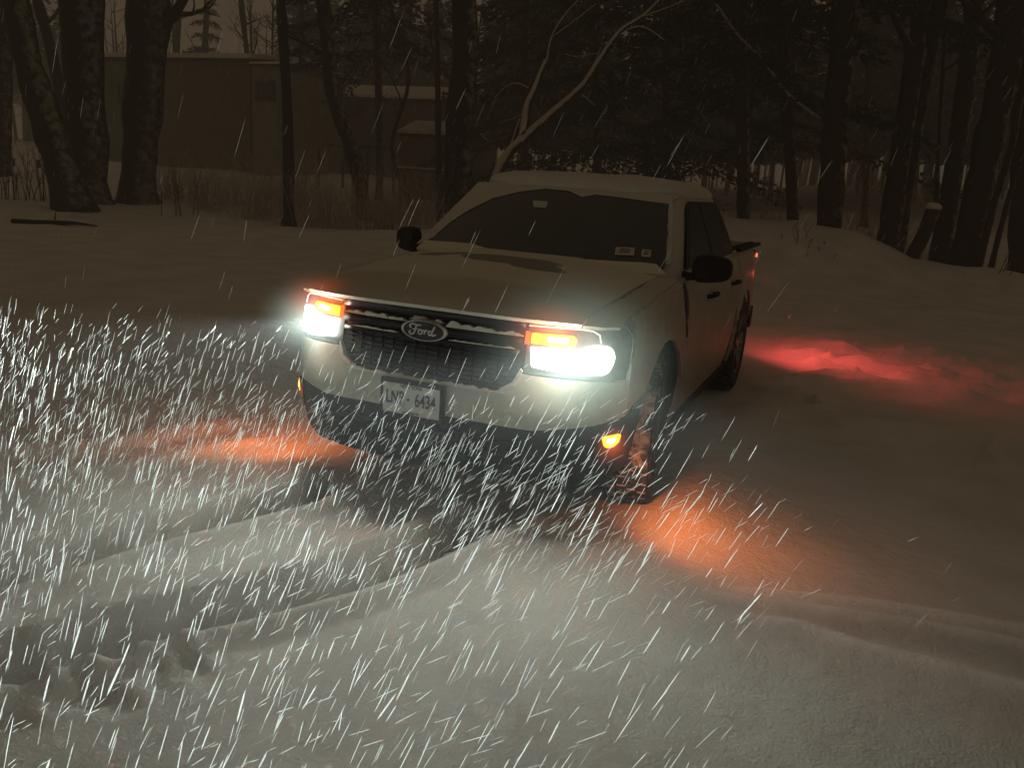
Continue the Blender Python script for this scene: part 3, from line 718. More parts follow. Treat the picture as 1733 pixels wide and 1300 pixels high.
# ================================================================== LAMPS (the lit lamps of the truck)
def beam_light(name, loc, power, col, up=.02, spill=.004, beam=True, size=.03, axis=(0, -1), spread=1.0, pitch=.02, down=False):
    l = bpy.data.lights.new(name, 'POINT'); l.energy = power; l.color = col; l.shadow_soft_size = size
    o = bpy.data.objects.new(name, l); COL.objects.link(o); o.location = loc; o.parent = truck
    if not beam: return o
    l.use_nodes = True; nt = l.node_tree; L = nt.links.new; e = nt.nodes['Emission']
    g = nt.nodes.new('ShaderNodeNewGeometry'); sp = nt.nodes.new('ShaderNodeSeparateXYZ'); L(g.outputs['Incoming'], sp.inputs[0])
    def mn(op, a, b=None, c=None):
        q = nt.nodes.new('ShaderNodeMath'); q.operation = op
        for i, v in enumerate((a, b, c)):
            if v is None: continue
            if hasattr(v, 'links'): L(v, q.inputs[i])
            else: q.inputs[i].default_value = v
        return q.outputs[0]
    def mr(v, a, b, c, d):
        q = nt.nodes.new('ShaderNodeMapRange'); q.interpolation_type = 'SMOOTHSTEP'
        for i, t in enumerate((a, b, c, d)): q.inputs[i+1].default_value = t
        L(v, q.inputs[0]); return q.outputs[0]
    fwd = mn('ADD', mn('MULTIPLY', sp.outputs[0], axis[0]), mn('MULTIPLY', sp.outputs[1], axis[1]))
    z = sp.outputs[2]
    cut = mr(z, -pitch-.06, -pitch+.03, 1, 0)
    low_ = mn('ADD', mr(z, -.31, -.02, .0, .95), mr(z, -1.0, -.3, .0025, .0062))
    if down: cut = 1.0; low_ = mr(z, -.62, -.10, 1, 0)
    azf = mr(fwd, .10, spread, 0, 1)
    v = mn('MULTIPLY', mn('MULTIPLY', cut, low_), azf)
    v = mn('ADD', v, mn('MULTIPLY', mr(fwd, -.6, .6, .15, 1), spill))
    L(v, e.inputs['Strength']); e.inputs['Color'].default_value = (1, 1, 1, 1)
    return o
BEAM, SPILL = 2300, .0026
for sgn in (1, -1):
    p = ff(.05)(sgn*.70, .875)
    beam_light('low_beam_light', p, BEAM, (.88, 1, .93), spill=SPILL, spread=.8, pitch=.0)
    p = ff(.05)(sgn*.62, .95)
    beam_light('turn_signal_light', p, 2.0, (1, .22, .02), beam=False, size=.02)
    p = Vector(ff(.04)(sgn*.83, .43)); 
    beam_light('corner_lamp_light', (sgn*.955, .25, .42), 22 if sgn > 0 else 25, (1, .225, .045), spill=.06, axis=(sgn*.72, .69), spread=.98, down=True, size=.02)
    beam_light('tail_light', (sgn*.93, 5.22, .92), 100, (1, .085, .075), spill=.02, axis=(sgn*.75, .66), spread=.98, down=True, size=.02)

# bloom painted around each lit lamp: a soft ball emitting its own glow
def lamp_bloom(name, c, rad, col, k, sq=(1, 1, 1), fall=2.2):
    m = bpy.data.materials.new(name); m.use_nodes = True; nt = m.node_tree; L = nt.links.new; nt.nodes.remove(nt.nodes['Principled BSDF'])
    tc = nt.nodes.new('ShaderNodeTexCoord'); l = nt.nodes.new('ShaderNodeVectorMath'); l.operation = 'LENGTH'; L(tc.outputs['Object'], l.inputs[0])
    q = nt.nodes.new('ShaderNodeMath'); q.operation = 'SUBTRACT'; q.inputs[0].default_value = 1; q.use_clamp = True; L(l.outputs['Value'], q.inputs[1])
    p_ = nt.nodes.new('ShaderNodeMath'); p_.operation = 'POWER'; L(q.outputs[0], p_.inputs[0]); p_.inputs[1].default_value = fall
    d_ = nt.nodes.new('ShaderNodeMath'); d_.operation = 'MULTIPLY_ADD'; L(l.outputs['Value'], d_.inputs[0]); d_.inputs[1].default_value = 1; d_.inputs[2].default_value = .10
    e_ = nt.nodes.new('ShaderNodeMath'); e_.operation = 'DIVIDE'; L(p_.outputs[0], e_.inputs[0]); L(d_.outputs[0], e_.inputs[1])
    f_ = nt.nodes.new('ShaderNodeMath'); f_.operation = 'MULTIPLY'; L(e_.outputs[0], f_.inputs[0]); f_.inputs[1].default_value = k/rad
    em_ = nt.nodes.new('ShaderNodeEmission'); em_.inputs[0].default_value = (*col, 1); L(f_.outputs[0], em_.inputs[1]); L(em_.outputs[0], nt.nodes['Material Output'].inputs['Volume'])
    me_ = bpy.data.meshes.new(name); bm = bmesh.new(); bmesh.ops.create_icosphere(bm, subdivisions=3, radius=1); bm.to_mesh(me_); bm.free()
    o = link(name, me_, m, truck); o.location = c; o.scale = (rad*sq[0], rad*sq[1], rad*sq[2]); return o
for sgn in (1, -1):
    lamp_bloom('lamp_bloom', ff(.03)(sgn*.70, .865), .56 if sgn > 0 else .32, (.76, 1, .86), .60, (1.05, 1, .85), fall=2.6)
    lamp_bloom('lamp_bloom', ff(.03)(sgn*.60, .965), .22, (1, .13, .03), .55, (1.3, 1, .9))
    if sgn > 0: lamp_bloom('lamp_bloom', ff(.03)(sgn*.87, .485), .13, (1, .15, .03), .45)

# ================================================================== BACKGROUND TREES
def dn(p): return Vector((p[0], p[1], h(p[0], p[1])))
def smooth_path(pts, k=4):
    P_ = [Vector(p) for p in pts]; out = []
    for i in range(len(P_)-1):
        p0 = P_[max(i-1, 0)]; p1 = P_[i]; p2 = P_[i+1]; p3 = P_[min(i+2, len(P_)-1)]
        for j in range(k):
            t = j/k; out.append(.5*((2*p1)+(-p0+p2)*t+(2*p0-5*p1+4*p2-p3)*t*t+(-p0+3*p1-3*p2+p3)*t**3))
    out.append(P_[-1]); return out
def branchy(mb, p, d, L_, r, depth, rng, up=.25):
    n = 4; pts = [Vector(p)]; rad = [r]; q = Vector(p); dd = Vector(d).normalized()
    for i in range(n):
        dd = (dd+Vector((rng.gauss(0, .16), rng.gauss(0, .16), rng.gauss(0, .12)+up*.12))).normalized()
        q = q+dd*(L_/n); pts.append(q.copy()); rad.append(r*(1-.65*(i+1)/n))
        if depth > 0 and i > 0:
            for _ in range(2 if depth > 1 else 3):
                if rng.random() < .8:
                    s_ = Vector((rng.gauss(0, 1), rng.gauss(0, 1), rng.gauss(0, .5)+.3)).normalized()
                    branchy(mb, q, (dd*.7+s_*.8), L_*rng.uniform(.4, .65), max(rad[-1]*.6, .007), depth-1, rng, up)
    mb.tube(pts, rad, 5 if r > .03 else 3, cap=False)
def tree(name, pts_px, y, wpx, label, cat='tree', m=None, crown='bare', hgt=13, limbs=9, seed=0, first=.35, group=None, twx=1.0):
    """pts_px: trunk centre line from foot to the top of the frame; wpx: width in pixels at foot and at the top"""
    rng = random.Random(seed); P_ = [at(px, py, y) for px, py in pts_px]
    zb = h(P_[0].x, P_[0].y)-.15
    base = Vector((P_[0].x, y, zb))
    if P_[0].z > zb+.3:
        t = (P_[0]-P_[1]).normalized(); base = Vector((P_[0].x+t.x/abs(t.z)*(P_[0].z-zb), y, zb))
    else: P_ = [p for p in P_ if p.z > zb+.2]
    dist = (P_[-1]-CP).length; r0 = wpx[0]*dist/FPX/2; r1 = wpx[1]*dist/FPX/2
    Q_ = [base]+P_
    d_ = (Q_[-1]-Q_[-2]).normalized()
    d_ = Vector((d_.x, rng.uniform(-.08, .08), d_.z)).normalized()
    while Q_[-1].z < hgt: Q_.append(Q_[-1]+d_*1.6+Vector((rng.gauss(0, .1), rng.gauss(0, .1), 0)))
    # depth wander so that the trunk is not flat
    Q_ = [q+Vector((0, .12*sin(i*1.7+seed), 0)) if i else q for i, q in enumerate(Q_)]
    S_ = smooth_path(Q_, 5); zt = S_[-1].z; zf = at(pts_px[-1][0], pts_px[-1][1], y).z
    rad = []
    for q in S_:
        t = (q.z-zb)/(zf-zb)
        r = r0+(r1-r0)*min(t, 1) if t <= 1 else r1*max(.15, 1-.9*(q.z-zf)/(zt-zf+.01))
        rad.append(r*(1+.55*exp(-(q.z-zb)/.22))*(1+.06*rng.gauss(0, 1)))
    root = tag(empty(name, base), label, cat, group)
    inv = -base
    mb = MB(); mb.tube([q+inv for q in S_], rad, 12 if r0 > .1 else 7)
    mb.build('trunk', m or m_bark, root)
    cr = MB()
    if crown == 'bare':
        for k in range(limbs):
            i = int(len(S_)*(first+(1-first)*(k+.5)/limbs)); i = min(i, len(S_)-2)
            a = rng.uniform(0, 2*pi)
            branchy(cr, S_[i]+inv, (cos(a), sin(a), .75), rng.uniform(1.6, 3.2)*twx*(1-.4*(k/limbs)), rad[i]*.42+.008, 2, rng)
        cr.build('crown', m or m_bark, root)
    elif crown == 'conifer':
        # drooping boughs carrying many small needle sprays
        z0 = zb+first*(zt-zb); nb = 46; vs = []; fs = []
        for k in range(nb):
            t = k/nb; z = z0+(zt-z0)*t; i = min(range(len(S_)), key=lambda i: abs(S_[i].z-z)); o_ = S_[i]+inv
            a = k*2.399+rng.uniform(-.3, .3); Lb = (1-t)**.75*rng.uniform(2.2, 3.6)*twx+.4
            dv = Vector((cos(a), sin(a), 0)); pts = [o_+dv*(Lb*s_)+Vector((0, 0, -.28*Lb*s_**1.6+rng.uniform(-.04, .04))) for s_ in (0, .25, .5, .75, 1)]
            cr.tube(pts, [.035, .028, .02, .013, .006], 4, cap=False)
            sd = Vector((-sin(a), cos(a), 0))
            for s_ in range(int(150*Lb/2.5)):
                u = rng.uniform(.12, 1); j = min(int(u*4), 3); f_ = u*4-j; c = pts[j]*(1-f_)+pts[j+1]*f_
                w_ = (1-u*.55)*.75*rng.uniform(-1, 1)
                c = c+sd*w_+Vector((rng.gauss(0, .06), rng.gauss(0, .06), -.22*abs(w_)+rng.gauss(0, .07)))
                l1 = rng.uniform(.14, .34); w1 = rng.uniform(.04, .09)
                ax = (dv*.7+sd*(1 if w_ > 0 else -1)*.8+Vector((rng.gauss(0, .4), rng.gauss(0, .4), rng.uniform(-.9, .1)))).normalized()
                bx = ax.cross(Vector((rng.gauss(0, .5), rng.gauss(0, .5), 1))).normalized()
                cr.add([c, c+ax*l1*.5+bx*w1, c+ax*l1, c+ax*l1*.5-bx*w1], [(0, 1, 2, 3)])
        cr.build('crown', m_needle, root, False)
    return root
tree('maple_tree', [(128, 372), (95, 260), (55, 110), (28, 0)], 13.5, (48, 34), 'stout bare trunk leaning left, leftmost big tree at the edge of the snow', seed=1)
tree('oak_tree', [(152, 352), (148, 200), (143, 0)], 15.5, (52, 56), 'thick dark bare trunk second from the left with a dim light beside it', seed=2, first=.3)
tree('oak_tree', [(238, 332), (240, 200), (247, 0)], 17, (48, 58), 'thick dark trunk third from the left, right in front of the first house', seed=3, first=.3)
tree('bare_tree', [(128, 300), (90, 120), (62, 0)], 20, (15, 14), 'slim leaning trunk seen between the two leftmost thick trunks', seed=4, m=m_bark2)
tree('bare_tree', [(5, 330), (4, 150), (3, 0)], 19, (22, 20), 'dark trunk cut by the left edge of the photo', seed=5)
tree('slender_tree', [(489, 388), (482, 200), (475, 0)], 16.2, (19, 14), 'slender straight trunk speckled with snow, right of the first house', seed=6, m=m_bark2, limbs=7, first=.45)
tree('crooked_tree', [(605, 305), (592, 235), (565, 160), (552, 80), (546, 0)], 20, (22, 22), 'crooked trunk bending in front of the second house', seed=7, first=.4)
tree('forked_tree', [(776, 335), (780, 200), (786, 100), (782, 0)], 17.5, (44, 42), 'heavy straight trunk behind the far corner of the truck roof', seed=8, first=.4, limbs=8)
tree('young_tree', [(745, 345), (742, 200), (735, 0)], 22, (11, 8), 'thin upright tree just left of the heavy trunk behind the truck', seed=9, m=m_bark2, first=.2)
tree('young_tree', [(700, 350), (660, 250), (690, 130), (660, 0)], 23, (7, 5), 'thin wavering tree standing left of the grey shed', seed=10, m=m_bark2, first=.2)
tree('pine_tree', [(1258, 362), (1256, 230), (1250, 0)], 18.5, (19, 22), 'evergreen with a short bare trunk just right of the truck cab', crown='conifer', seed=11, first=.30, twx=1.15)
tree('bare_tree', [(1342, 392), (1336, 250), (1322, 0)], 19, (18, 18), 'dark trunk between the evergreen and the wide trunk behind the snow bank', seed=12)
tree('pine_tree', [(1402, 395), (1412, 250), (1432, 0)], 18.3, (36, 42), 'wide dark evergreen trunk rising behind the crest of the snow bank', crown='conifer', seed=13, first=.42, twx=1.1)
tree('bare_tree', [(1500, 432), (1518, 300), (1540, 150), (1562, 0)], 18.8, (34, 24), 'left stem of the leaning pair of tall trunks right of the truck', seed=14)
tree('bare_tree', [(1518, 405), (1548, 220), (1575, 80), (1592, 0)], 19.3, (24, 24), 'right stem of the leaning pair of tall trunks right of the truck', seed=15)
tree('bare_tree', [(1598, 385), (1620, 250), (1640, 100), (1648, 0)], 20, (28, 24), 'single tall trunk leaning right, behind the snow capped stump', seed=16)
tree('oak_tree', [(1640, 402), (1672, 250), (1700, 120), (1716, 0)], 18.6, (38, 42), 'broad trunk leaning right, nearest the right edge of the photo', seed=17)
tree('young_tree', [(1662, 428), (1690, 320), (1712, 240), (1728, 150)], 18, (11, 9), 'narrow dark sapling right beside the broad right hand trunk', seed=18)
tree('young_tree', [(1688, 412), (1708, 330), (1733, 240)], 18.4, (9, 7), 'narrow sapling leaning out of the photo at the right edge', seed=19)
tree('bare_tree', [(1725, 330), (1728, 160), (1733, 0)], 21, (24, 26), 'dark trunk on the right edge of the photo', seed=20)
tree('young_tree', [(1583, 380), (1588, 250), (1596, 120)], 21, (8, 6), 'thin upright tree between the leaning pair and the single tall trunk', seed=21)
tree('spruce_tree', [(640, 300), (640, 150), (640, 0)], 27, (12, 12), 'dark spruce whose crown hangs over the second house', crown='conifer', seed=31, first=.36, twx=1.25, hgt=15)
tree('spruce_tree', [(1010, 260), (1010, 100), (1010, 0)], 25, (14, 14), 'dark spruce standing behind the truck roof, left one of two', crown='conifer', seed=32, first=.10, twx=1.5, hgt=15)
tree('spruce_tree', [(1130, 270), (1130, 100), (1130, 0)], 23, (14, 14), 'dark spruce standing behind the truck roof, right one of two', crown='conifer', seed=33, first=.14, twx=1.45, hgt=14)
tree('spruce_tree', [(890, 270), (890, 100), (890, 0)], 29, (14, 14), 'distant dark spruce right of the heavy trunk', crown='conifer', seed=34, first=.12, twx=1.5, hgt=16)
tree('spruce_tree', [(350, 200), (345, 100), (350, 0)], 55, (9, 9), 'far evergreen behind the roof of the first house', crown='conifer', seed=35, first=.1, twx=1.2, hgt=12)
tree('pine_tree', [(1340, 270), (1340, 100), (1345, 0)], 24, (14, 14), 'evergreen further back between the two nearer pines', crown='conifer', seed=36, first=.2, twx=1.35, hgt=14)
tree('bare_tree', [(425, 250), (420, 120), (410, 0)], 44, (7, 8), 'misty bare tree rising behind the first house', seed=37, first=.3, m=m_bark2)
tree('bare_tree', [(300, 250), (300, 120), (305, 0)], 47, (8, 8), 'misty bare tree beside the left end of the first house', seed=38, first=.4, m=m_bark2)
tree('bare_tree', [(1465, 300), (1470, 150), (1480, 0)], 30, (10, 12), 'misty bare trunk seen between the wide pine and the leaning pair', seed=39, m=m_bark2)
tree('bare_tree', [(510, 250), (512, 120), (508, 0)], 36, (10, 8), 'misty bare tree between the two houses', seed=40, m=m_bark2, first=.3)
# leaning limb with snow on it
def limb(name, pts_px, y, r, label, subs=(), cat='tree'):
    P_ = [at(px, py, y+i*.15) for i, (px, py) in enumerate(pts_px)]
    root = tag(empty(name, (P_[0].x, y, h(P_[0].x, y))), label, cat); o_ = -Vector(root.location)
    zb = h(P_[0].x, y)-.1
    base = Vector((P_[0].x-.5, y, zb)) if P_[0].z > zb+.2 and cat == 'tree' else P_[0]-(P_[1]-P_[0])*.05
    S_ = smooth_path([base]+P_, 5); rr = np.interp(np.linspace(0, 1, len(S_)), np.linspace(0, 1, len(r)), r)
    mb = MB(); mb.tube([q+o_ for q in S_], list(rr), 8)
    for sub, rs_ in subs:
        Q_ = smooth_path([at(px, py, y+.3) for px, py in sub], 4); r2 = np.interp(np.linspace(0, 1, len(Q_)), [0, 1], rs_)
        mb.tube([q+o_ for q in Q_], list(r2), 7)
    mb.build('trunk', m_limb, root)
    return root
limb('snowy_tree', [(838, 305), (858, 262), (893, 228), (935, 190), (985, 145), (1015, 100), (1050, 52), (1090, 25), (1125, -10)], 15, (.13, .13, .12, .11, .08, .07, .06, .045, .03), 'bent tree with snow plastered limbs leaning right above the truck roof',
     subs=[([(887, 228), (893, 180), (905, 150), (925, 100)], (.12, .05)), ([(1060, 50), (1090, 45), (1128, 70)], (.02, .012)), ([(1090, 27), (1130, 12), (1160, 0)], (.02, .01)),
           ([(898, 150), (870, 140), (842, 160), (830, 190)], (.018, .008)), ([(925, 110), (935, 60), (960, 20), (985, -5)], (.035, .02)), ([(935, 62), (965, 40), (1010, 5)], (.02, .012)), ([(860, 262), (870, 230), (880, 200)], (.03, .02)), ([(985, 160), (1010, 180)], (.012, .008)), ([(902, 165), (880, 195), (850, 205)], (.012, .006)), ([(955, 90), (975, 95), (1020, 88)], (.01, .006))])
limb('fallen_limb', [(1215, 10), (1250, 60), (1290, 100), (1335, 160), (1395, 205)], 18, (.03, .035, .04, .04, .05), 'long thin broken limb hanging across the dark pines', cat='branch')
limb('forked_branch', [(1040, 210), (1060, 225), (1110, 245)], 17, (.012, .014, .01), 'small snow dusted branch hanging behind the truck roof', subs=[([(1045, 213), (1028, 195)], (.012, .008)), ([(1052, 218), (1045, 240)], (.01, .006))], cat='branch') if False else None
# stump and log
stb = at(1542, 440, 17.2); stt = at(1580, 352, 17.2)
st_ = tag(empty('tree_stump', (stb.x, stb.y, h(stb.x, stb.y))), 'leaning broken stump with a small cap of snow, right of the truck', 'stump'); o_ = -Vector(st_.location)
mb = MB(); mb.tube([stb+o_+Vector((0, 0, -.3)), stb+o_, (stb+stt)/2+o_+Vector((.03, 0, 0)), stt+o_], [.2, .17, .15, .15], 10); mb.build('trunk', m_bark, st_)
mb = MB(); mb.tube([stt+o_+Vector((0, 0, -.02)), stt+o_+Vector((0, 0, .05)), stt+o_+Vector((.01, 0, .10)), stt+o_+Vector((.01, 0, .12))], [.16, .17, .12, .03], 12); mb.build('snow_cap', m_snow, st_)
def log_at(name, a, b, y, r, label):
    A = at(*a, y); B = at(*b, y+.8); A.z = h(A.x, A.y)+r*.6; B.z = h(B.x, B.y)+r*.5
    root = tag(empty(name, A), label, 'log'); mb = MB(); mid = (A+B)/2-A+Vector((0, 0, .03))
    mb.tube([Vector((0, 0, 0)), mid*.5, mid, mid*1.5, B-A], [r, r*.95, r*.9, r*.7, r*.3], 9)
    mb.tube([mid*1.0, mid*1.0+Vector((.1, -.05, .22))], [.02, .01], 5)
    mb.build('log_wood', m_bark, root); s = MB(); up = Vector((0, 0, r*.75))
    s.tube([up, mid*.5+up, mid+up, mid*1.5+up*.8, B-A+up*.4], [r*.7, r*.8, r*.75, r*.6, r*.3], 9, squash=.6); s.build('snow_cap', m_snow, root)
log_at('fallen_log', (22, 389), (165, 392), 9.4, .07, 'long dark log half buried in snow at the left edge')

# shrubs
def shrub(px, y, hh, wid, ns, label, group, seed, m=None, lean=0, r=.007):
    rng = random.Random(seed); p = at(px, 380, y); x = p.x; z = h(x, y)
    root = tag(empty('bare_shrub', (x, y, z)), label, 'shrub', group); mb = MB()
    for k in range(ns):
        bx = rng.gauss(0, wid*.4); by = rng.gauss(0, .35); L_ = hh*rng.uniform(.45, 1.1); lx = rng.gauss(lean+bx*.25, .16); ly = rng.gauss(0, .15); cv = rng.gauss(0, .12)
        bz = h(x+bx, y+by)-z-.05
        pts = [Vector((bx+lx*L_*t+cv*L_*t*t, by+ly*L_*t, bz+L_*t*(1-.15*abs(cv)*t))) for t in (0, .3, .6, 1)]
        mb.tube(pts, [r, r*.85, r*.6, r*.3], 3, cap=False)
        for _ in range(3):
            t = rng.uniform(.3, .85); j = min(int(t*3), 2); c = pts[j].lerp(pts[j+1], t*3-j)
            d_ = Vector((rng.gauss(0, .6), rng.gauss(0, .4), rng.uniform(.4, 1))).normalized()*L_*rng.uniform(.15, .35)
            mb.tube([c, c+d_*.5+Vector((0, 0, .02)), c+d_], [r*.5, r*.4, r*.25], 3, cap=False)
    mb.build('stems', m or m_twig, root)
for i, px in enumerate((285, 318, 352, 390, 425, 455, 500, 535, 570, 610, 645, 680, 715)):
    shrub(px, 16.6+random.uniform(-.3, 1.6)+(1 if px < 400 else 0), random.uniform(1.2, 2.3), .8, 75, 'grey leafless shrub in the dense thicket along the bank left of the truck', 'shrubs of the thicket left of the truck', 100+i, r=.009)
for i, px in enumerate((1235, 1275, 1310, 1450, 1475, 1540)):
    shrub(px, 19.5+random.uniform(-.3, 1.5), random.uniform(1.6, 2.6), .7, 40, 'sparse leafless shrub behind the snow bank right of the truck', 'shrubs behind the bank right of the truck', 200+i)
for i, px in enumerate((20, 42, 75)):
    shrub(px, 14.2+i*.3, 1.9, .35, 9, 'few dark bare stems among the leftmost trees', 'sapling clumps among the leftmost trees', 300+i, m=m_bark, r=.016)
shrub(300, 15.3, 1.6, .18, 7, 'small dark many stemmed shrub left of the thicket', None, 330, m=m_bark, r=.014)
shrub(1718, 16.8, .9, .12, 4, 'thin leaning stem in the snow at the right edge', None, 331, m=m_bark, lean=.4, r=.01)
shrub(1345, 15.6, .28, .5, 10, 'low dry weeds poking out of the snow bank', None, 332, m=m_bark, r=.008)
shrub(1385, 15.4, .22, .4, 9, 'short dry weed stalks on the right part of the bank', None, 333, m=m_bark, r=.008)
shrub(655, 15.6, .35, .6, 14, 'low dry weeds in the snow just left of the truck mirror', None, 334, m=m_bark, r=.007)
# far woods: one mass of thin trunks and twigs on the hillside
rng = random.Random(99); fw_ = MB()
for k in range(330):
    y = rng.uniform(48, 110); px = rng.uniform(-150, 1880); p = at(px, 200, y); x = p.x; z = h(x, y)
    hh = rng.uniform(9, 17); r = rng.uniform(.08, .22); lx = rng.gauss(0, .05)
    if 280 < px < 420 and y < 200 and rng.random() < .8: hh *= .4
    fw_.tube([(x, y, z-.3), (x+lx*hh*.5, y, z+hh*.5), (x+lx*hh, y, z+hh)], [r, r*.7, r*.2], 4, cap=False)
    for _ in range(11):
        t = rng.uniform(.2, 1); c = Vector((x+lx*hh*t, y, z+hh*t)); a = rng.uniform(0, 2*pi); d_ = Vector((cos(a), sin(a), rng.uniform(.3, 1.2)))*rng.uniform(1, 2.6)
        fw_.tube([c, c+d_*.5, c+d_+Vector((0, 0, .2))], [.05, .035, .015], 3, cap=False)
for k in range(330):
    y = rng.uniform(36, 85); px = rng.choice([rng.uniform(830, 1480), rng.uniform(480, 760), rng.uniform(-100, 130), rng.uniform(1450, 1800), rng.uniform(830, 1300)]); p = at(px, 200, y); x = p.x; z = h(x, y)
    hh = rng.uniform(10, 17); lo_ = 5.0 if px < 800 else 2.6
    if lo_ > 4 and y < 46: continue
    for _ in range(260):
        t = rng.random()**1.3; zz = z+lo_+(hh-lo_)*t; rr = (1-t)*3.0*rng.random()**.5+.1; a = rng.uniform(0, 2*pi)
        c = Vector((x+rr*cos(a), y+rr*sin(a), zz)); q_ = Vector((cos(a), sin(a), -.5)).normalized(); s_ = rng.uniform(.35, .8); b_ = Vector((-sin(a)+rng.gauss(0, .3), cos(a), rng.gauss(0, .3))).normalized()*s_*.4
        fw_.add([c, c+q_*s_*.5+b_, c+q_*s_, c+q_*s_*.5-b_], [(0, 1, 2, 3)])
tag(fw_.build('distant_woods', m_far), 'hazy wooded hillside of thin bare trees behind the houses', 'woods', kind='stuff')

# ================================================================== HOUSES
def house(name, px0, px1, ytop, ybot, y, depth, label, roof_rise, mwall, wins=(), ov=.3, snow_t=.16):
    A = at(px0, ybot, y); B = at(px1, ybot, y); ztop = (at(px0, ytop, y).z+at(px1, ytop, y).z)/2
    w = B.x-A.x; cx = (A.x+B.x)/2; zg = min(h(A.x, y), h(B.x, y), h(cx, y+depth))-.4
    root = tag(empty(name, (cx, y, zg)), label, 'house' if 'shed' not in name else 'shed'); hz = ztop-zg
    mb = MB(); mb.box((0, depth/2, hz/2), (w, depth, hz)); mb.build('wall', mwall, root, False)
    # lap siding lines
    sd = MB(); k = 0; z = .4
    while z < hz-.1:
        sd.box((0, -.012, z), (w, .02, .02)); z += .22
    sd.build('siding_board', mwall, root, False)
    r = MB(); hx = w/2+ov; y0, y1, ym = -ov, depth+ov, depth/2
    r.add([(-hx, y0, hz), (hx, y0, hz), (hx, ym, hz+roof_rise), (-hx, ym, hz+roof_rise), (-hx, y1, hz), (hx, y1, hz), (-hx, y0, hz-.12), (hx, y0, hz-.12), (-hx, y1, hz-.12), (hx, y1, hz-.12)],
          [(0, 1, 2, 3), (3, 2, 5, 4), (0, 6, 7, 1), (4, 5, 9, 8), (6, 8, 9, 7), (0, 3, 4, 8, 6), (1, 7, 9, 5, 2)])
    ro = r.build('roof', m_dark, root, False)
    s = MB(); t = snow_t
    s.add([(-hx, y0, hz+.01), (hx, y0, hz+.01), (hx, ym, hz+roof_rise+.01), (-hx, ym, hz+roof_rise+.01), (-hx, y1, hz+.01), (hx, y1, hz+.01),
           (-hx, y0+.05, hz+t), (hx, y0+.05, hz+t), (hx, ym, hz+roof_rise+t), (-hx, ym, hz+roof_rise+t), (-hx, y1-.05, hz+t), (hx, y1-.05, hz+t)],
          [(6, 7, 8, 9), (9, 8, 11, 10), (0, 1, 7, 6), (5, 4, 10, 11), (0, 6, 9, 3), (3, 9, 10, 4), (1, 2, 8, 7), (2, 5, 11, 8), (0, 3, 2, 1), (3, 4, 5, 2)])
    s.build('roof_snow', m_snow, ro, False)
    for (a, b, c, d, shut) in wins:
        p = at(a, b, y); q = at(c, d, y); x0, x1, z1, z0 = p.x-cx, q.x-cx, p.z-zg, q.z-zg
        f = MB(); t = .07
        f.box(((x0+x1)/2, -.05, z1), (x1-x0+t*2, .06, t)); f.box(((x0+x1)/2, -.05, z0), (x1-x0+t*2, .06, t)); f.box((x0, -.05, (z0+z1)/2), (t, .055, z1-z0)); f.box((x1, -.05, (z0+z1)/2), (t, .055, z1-z0)); f.box(((x0+x1)/2, -.045, (z0+z1)/2), (x1-x0, .04, .04))
        fo = f.build('window', m_wall2, root, False)
        g_ = MB(); g_.box(((x0+x1)/2, -.033, (z0+z1)/2), (x1-x0, .015, z1-z0)); g_.build('pane', m_pane, fo, False)
        if shut:
            for xx in (x0-.26, x1+.26):
                s_ = MB(); s_.box((xx, -.045, (z0+z1)/2), (.3, .04, z1-z0+.1)); s_.build('shutter', m_dark, fo, False)
    return root
house('house', 150, 424, 98, 252, 34, 9, 'large plain walled house with a snowy roof edge behind the left trunks', .5, m_wall, wins=[(200, 140, 222, 178, False)], ov=.25, snow_t=.26)
m_wingwall = mat('pale_siding', (.26, .25, .19), .8, noise=((.2, .19, .15), 1.5, .35, .65))
house('house_wing', 427, 470, 108, 255, 33.3, 6, 'narrow pale house wing with a shuttered window beside the slender trunk', .5, m_wingwall, wins=[(444, 137, 456, 170, True)], ov=.1, snow_t=.1)
house('house', 500, 742, 165, 262, 40, 8, 'lower dim house with snow on its roof behind the crooked trunk', 1.0, m_wall2, wins=[(602, 174, 617, 196, False), (664, 172, 672, 200, False)])
house('shed', 676, 764, 227, 290, 29, 3, 'small grey shed with a snowy pitched roof left of the heavy trunk', .55, m_wall, ov=.12, snow_t=.12)
# deck rail and low table in the yard
A = at(540, 245, 31); B = at(668, 250, 31)
dk = tag(empty('deck_rail', (A.x, 31, h(A.x, 31))), 'dark horizontal rail on posts in front of the lower house', 'railing'); mb = MB(); o_ = -Vector(dk.location)
mb.tube([A+o_, B+o_], .06, 4); mb.build('rail', m_dark, dk, False)
for t in (0, .33, .66, 1):
    p = A.lerp(B, t)+o_; mb = MB(); mb.box((p.x, p.y, p.z/2-.1), (.09, .09, p.z+.2)); mb.build('post', m_dark, dk, False)
A = at(680, 287, 24); B = at(765, 290, 24)
tb_ = tag(empty('yard_table', ((A.x+B.x)/2, 24, h((A.x+B.x)/2, 24))), 'low dark table with snow on top in front of the grey shed', 'table'); zt_ = (A.z+B.z)/2-tb_.location.z; w_ = B.x-A.x
mb = MB(); mb.box((0, 0, zt_), (w_, .8, .06)); mb.build('tabletop', m_dark, tb_, False)
mb = MB(); mb.box((0, 0, zt_+.065), (w_-.05, .75, .06)); mb.build('snow_layer', m_snow, tb_, False)
for sx in (-1, 1):
    for sy in (-1, 1):
        mb = MB(); mb.box((sx*w_*.42, sy*.3, zt_/2-.05), (.08, .08, zt_)); mb.build('leg', m_dark, tb_, False)
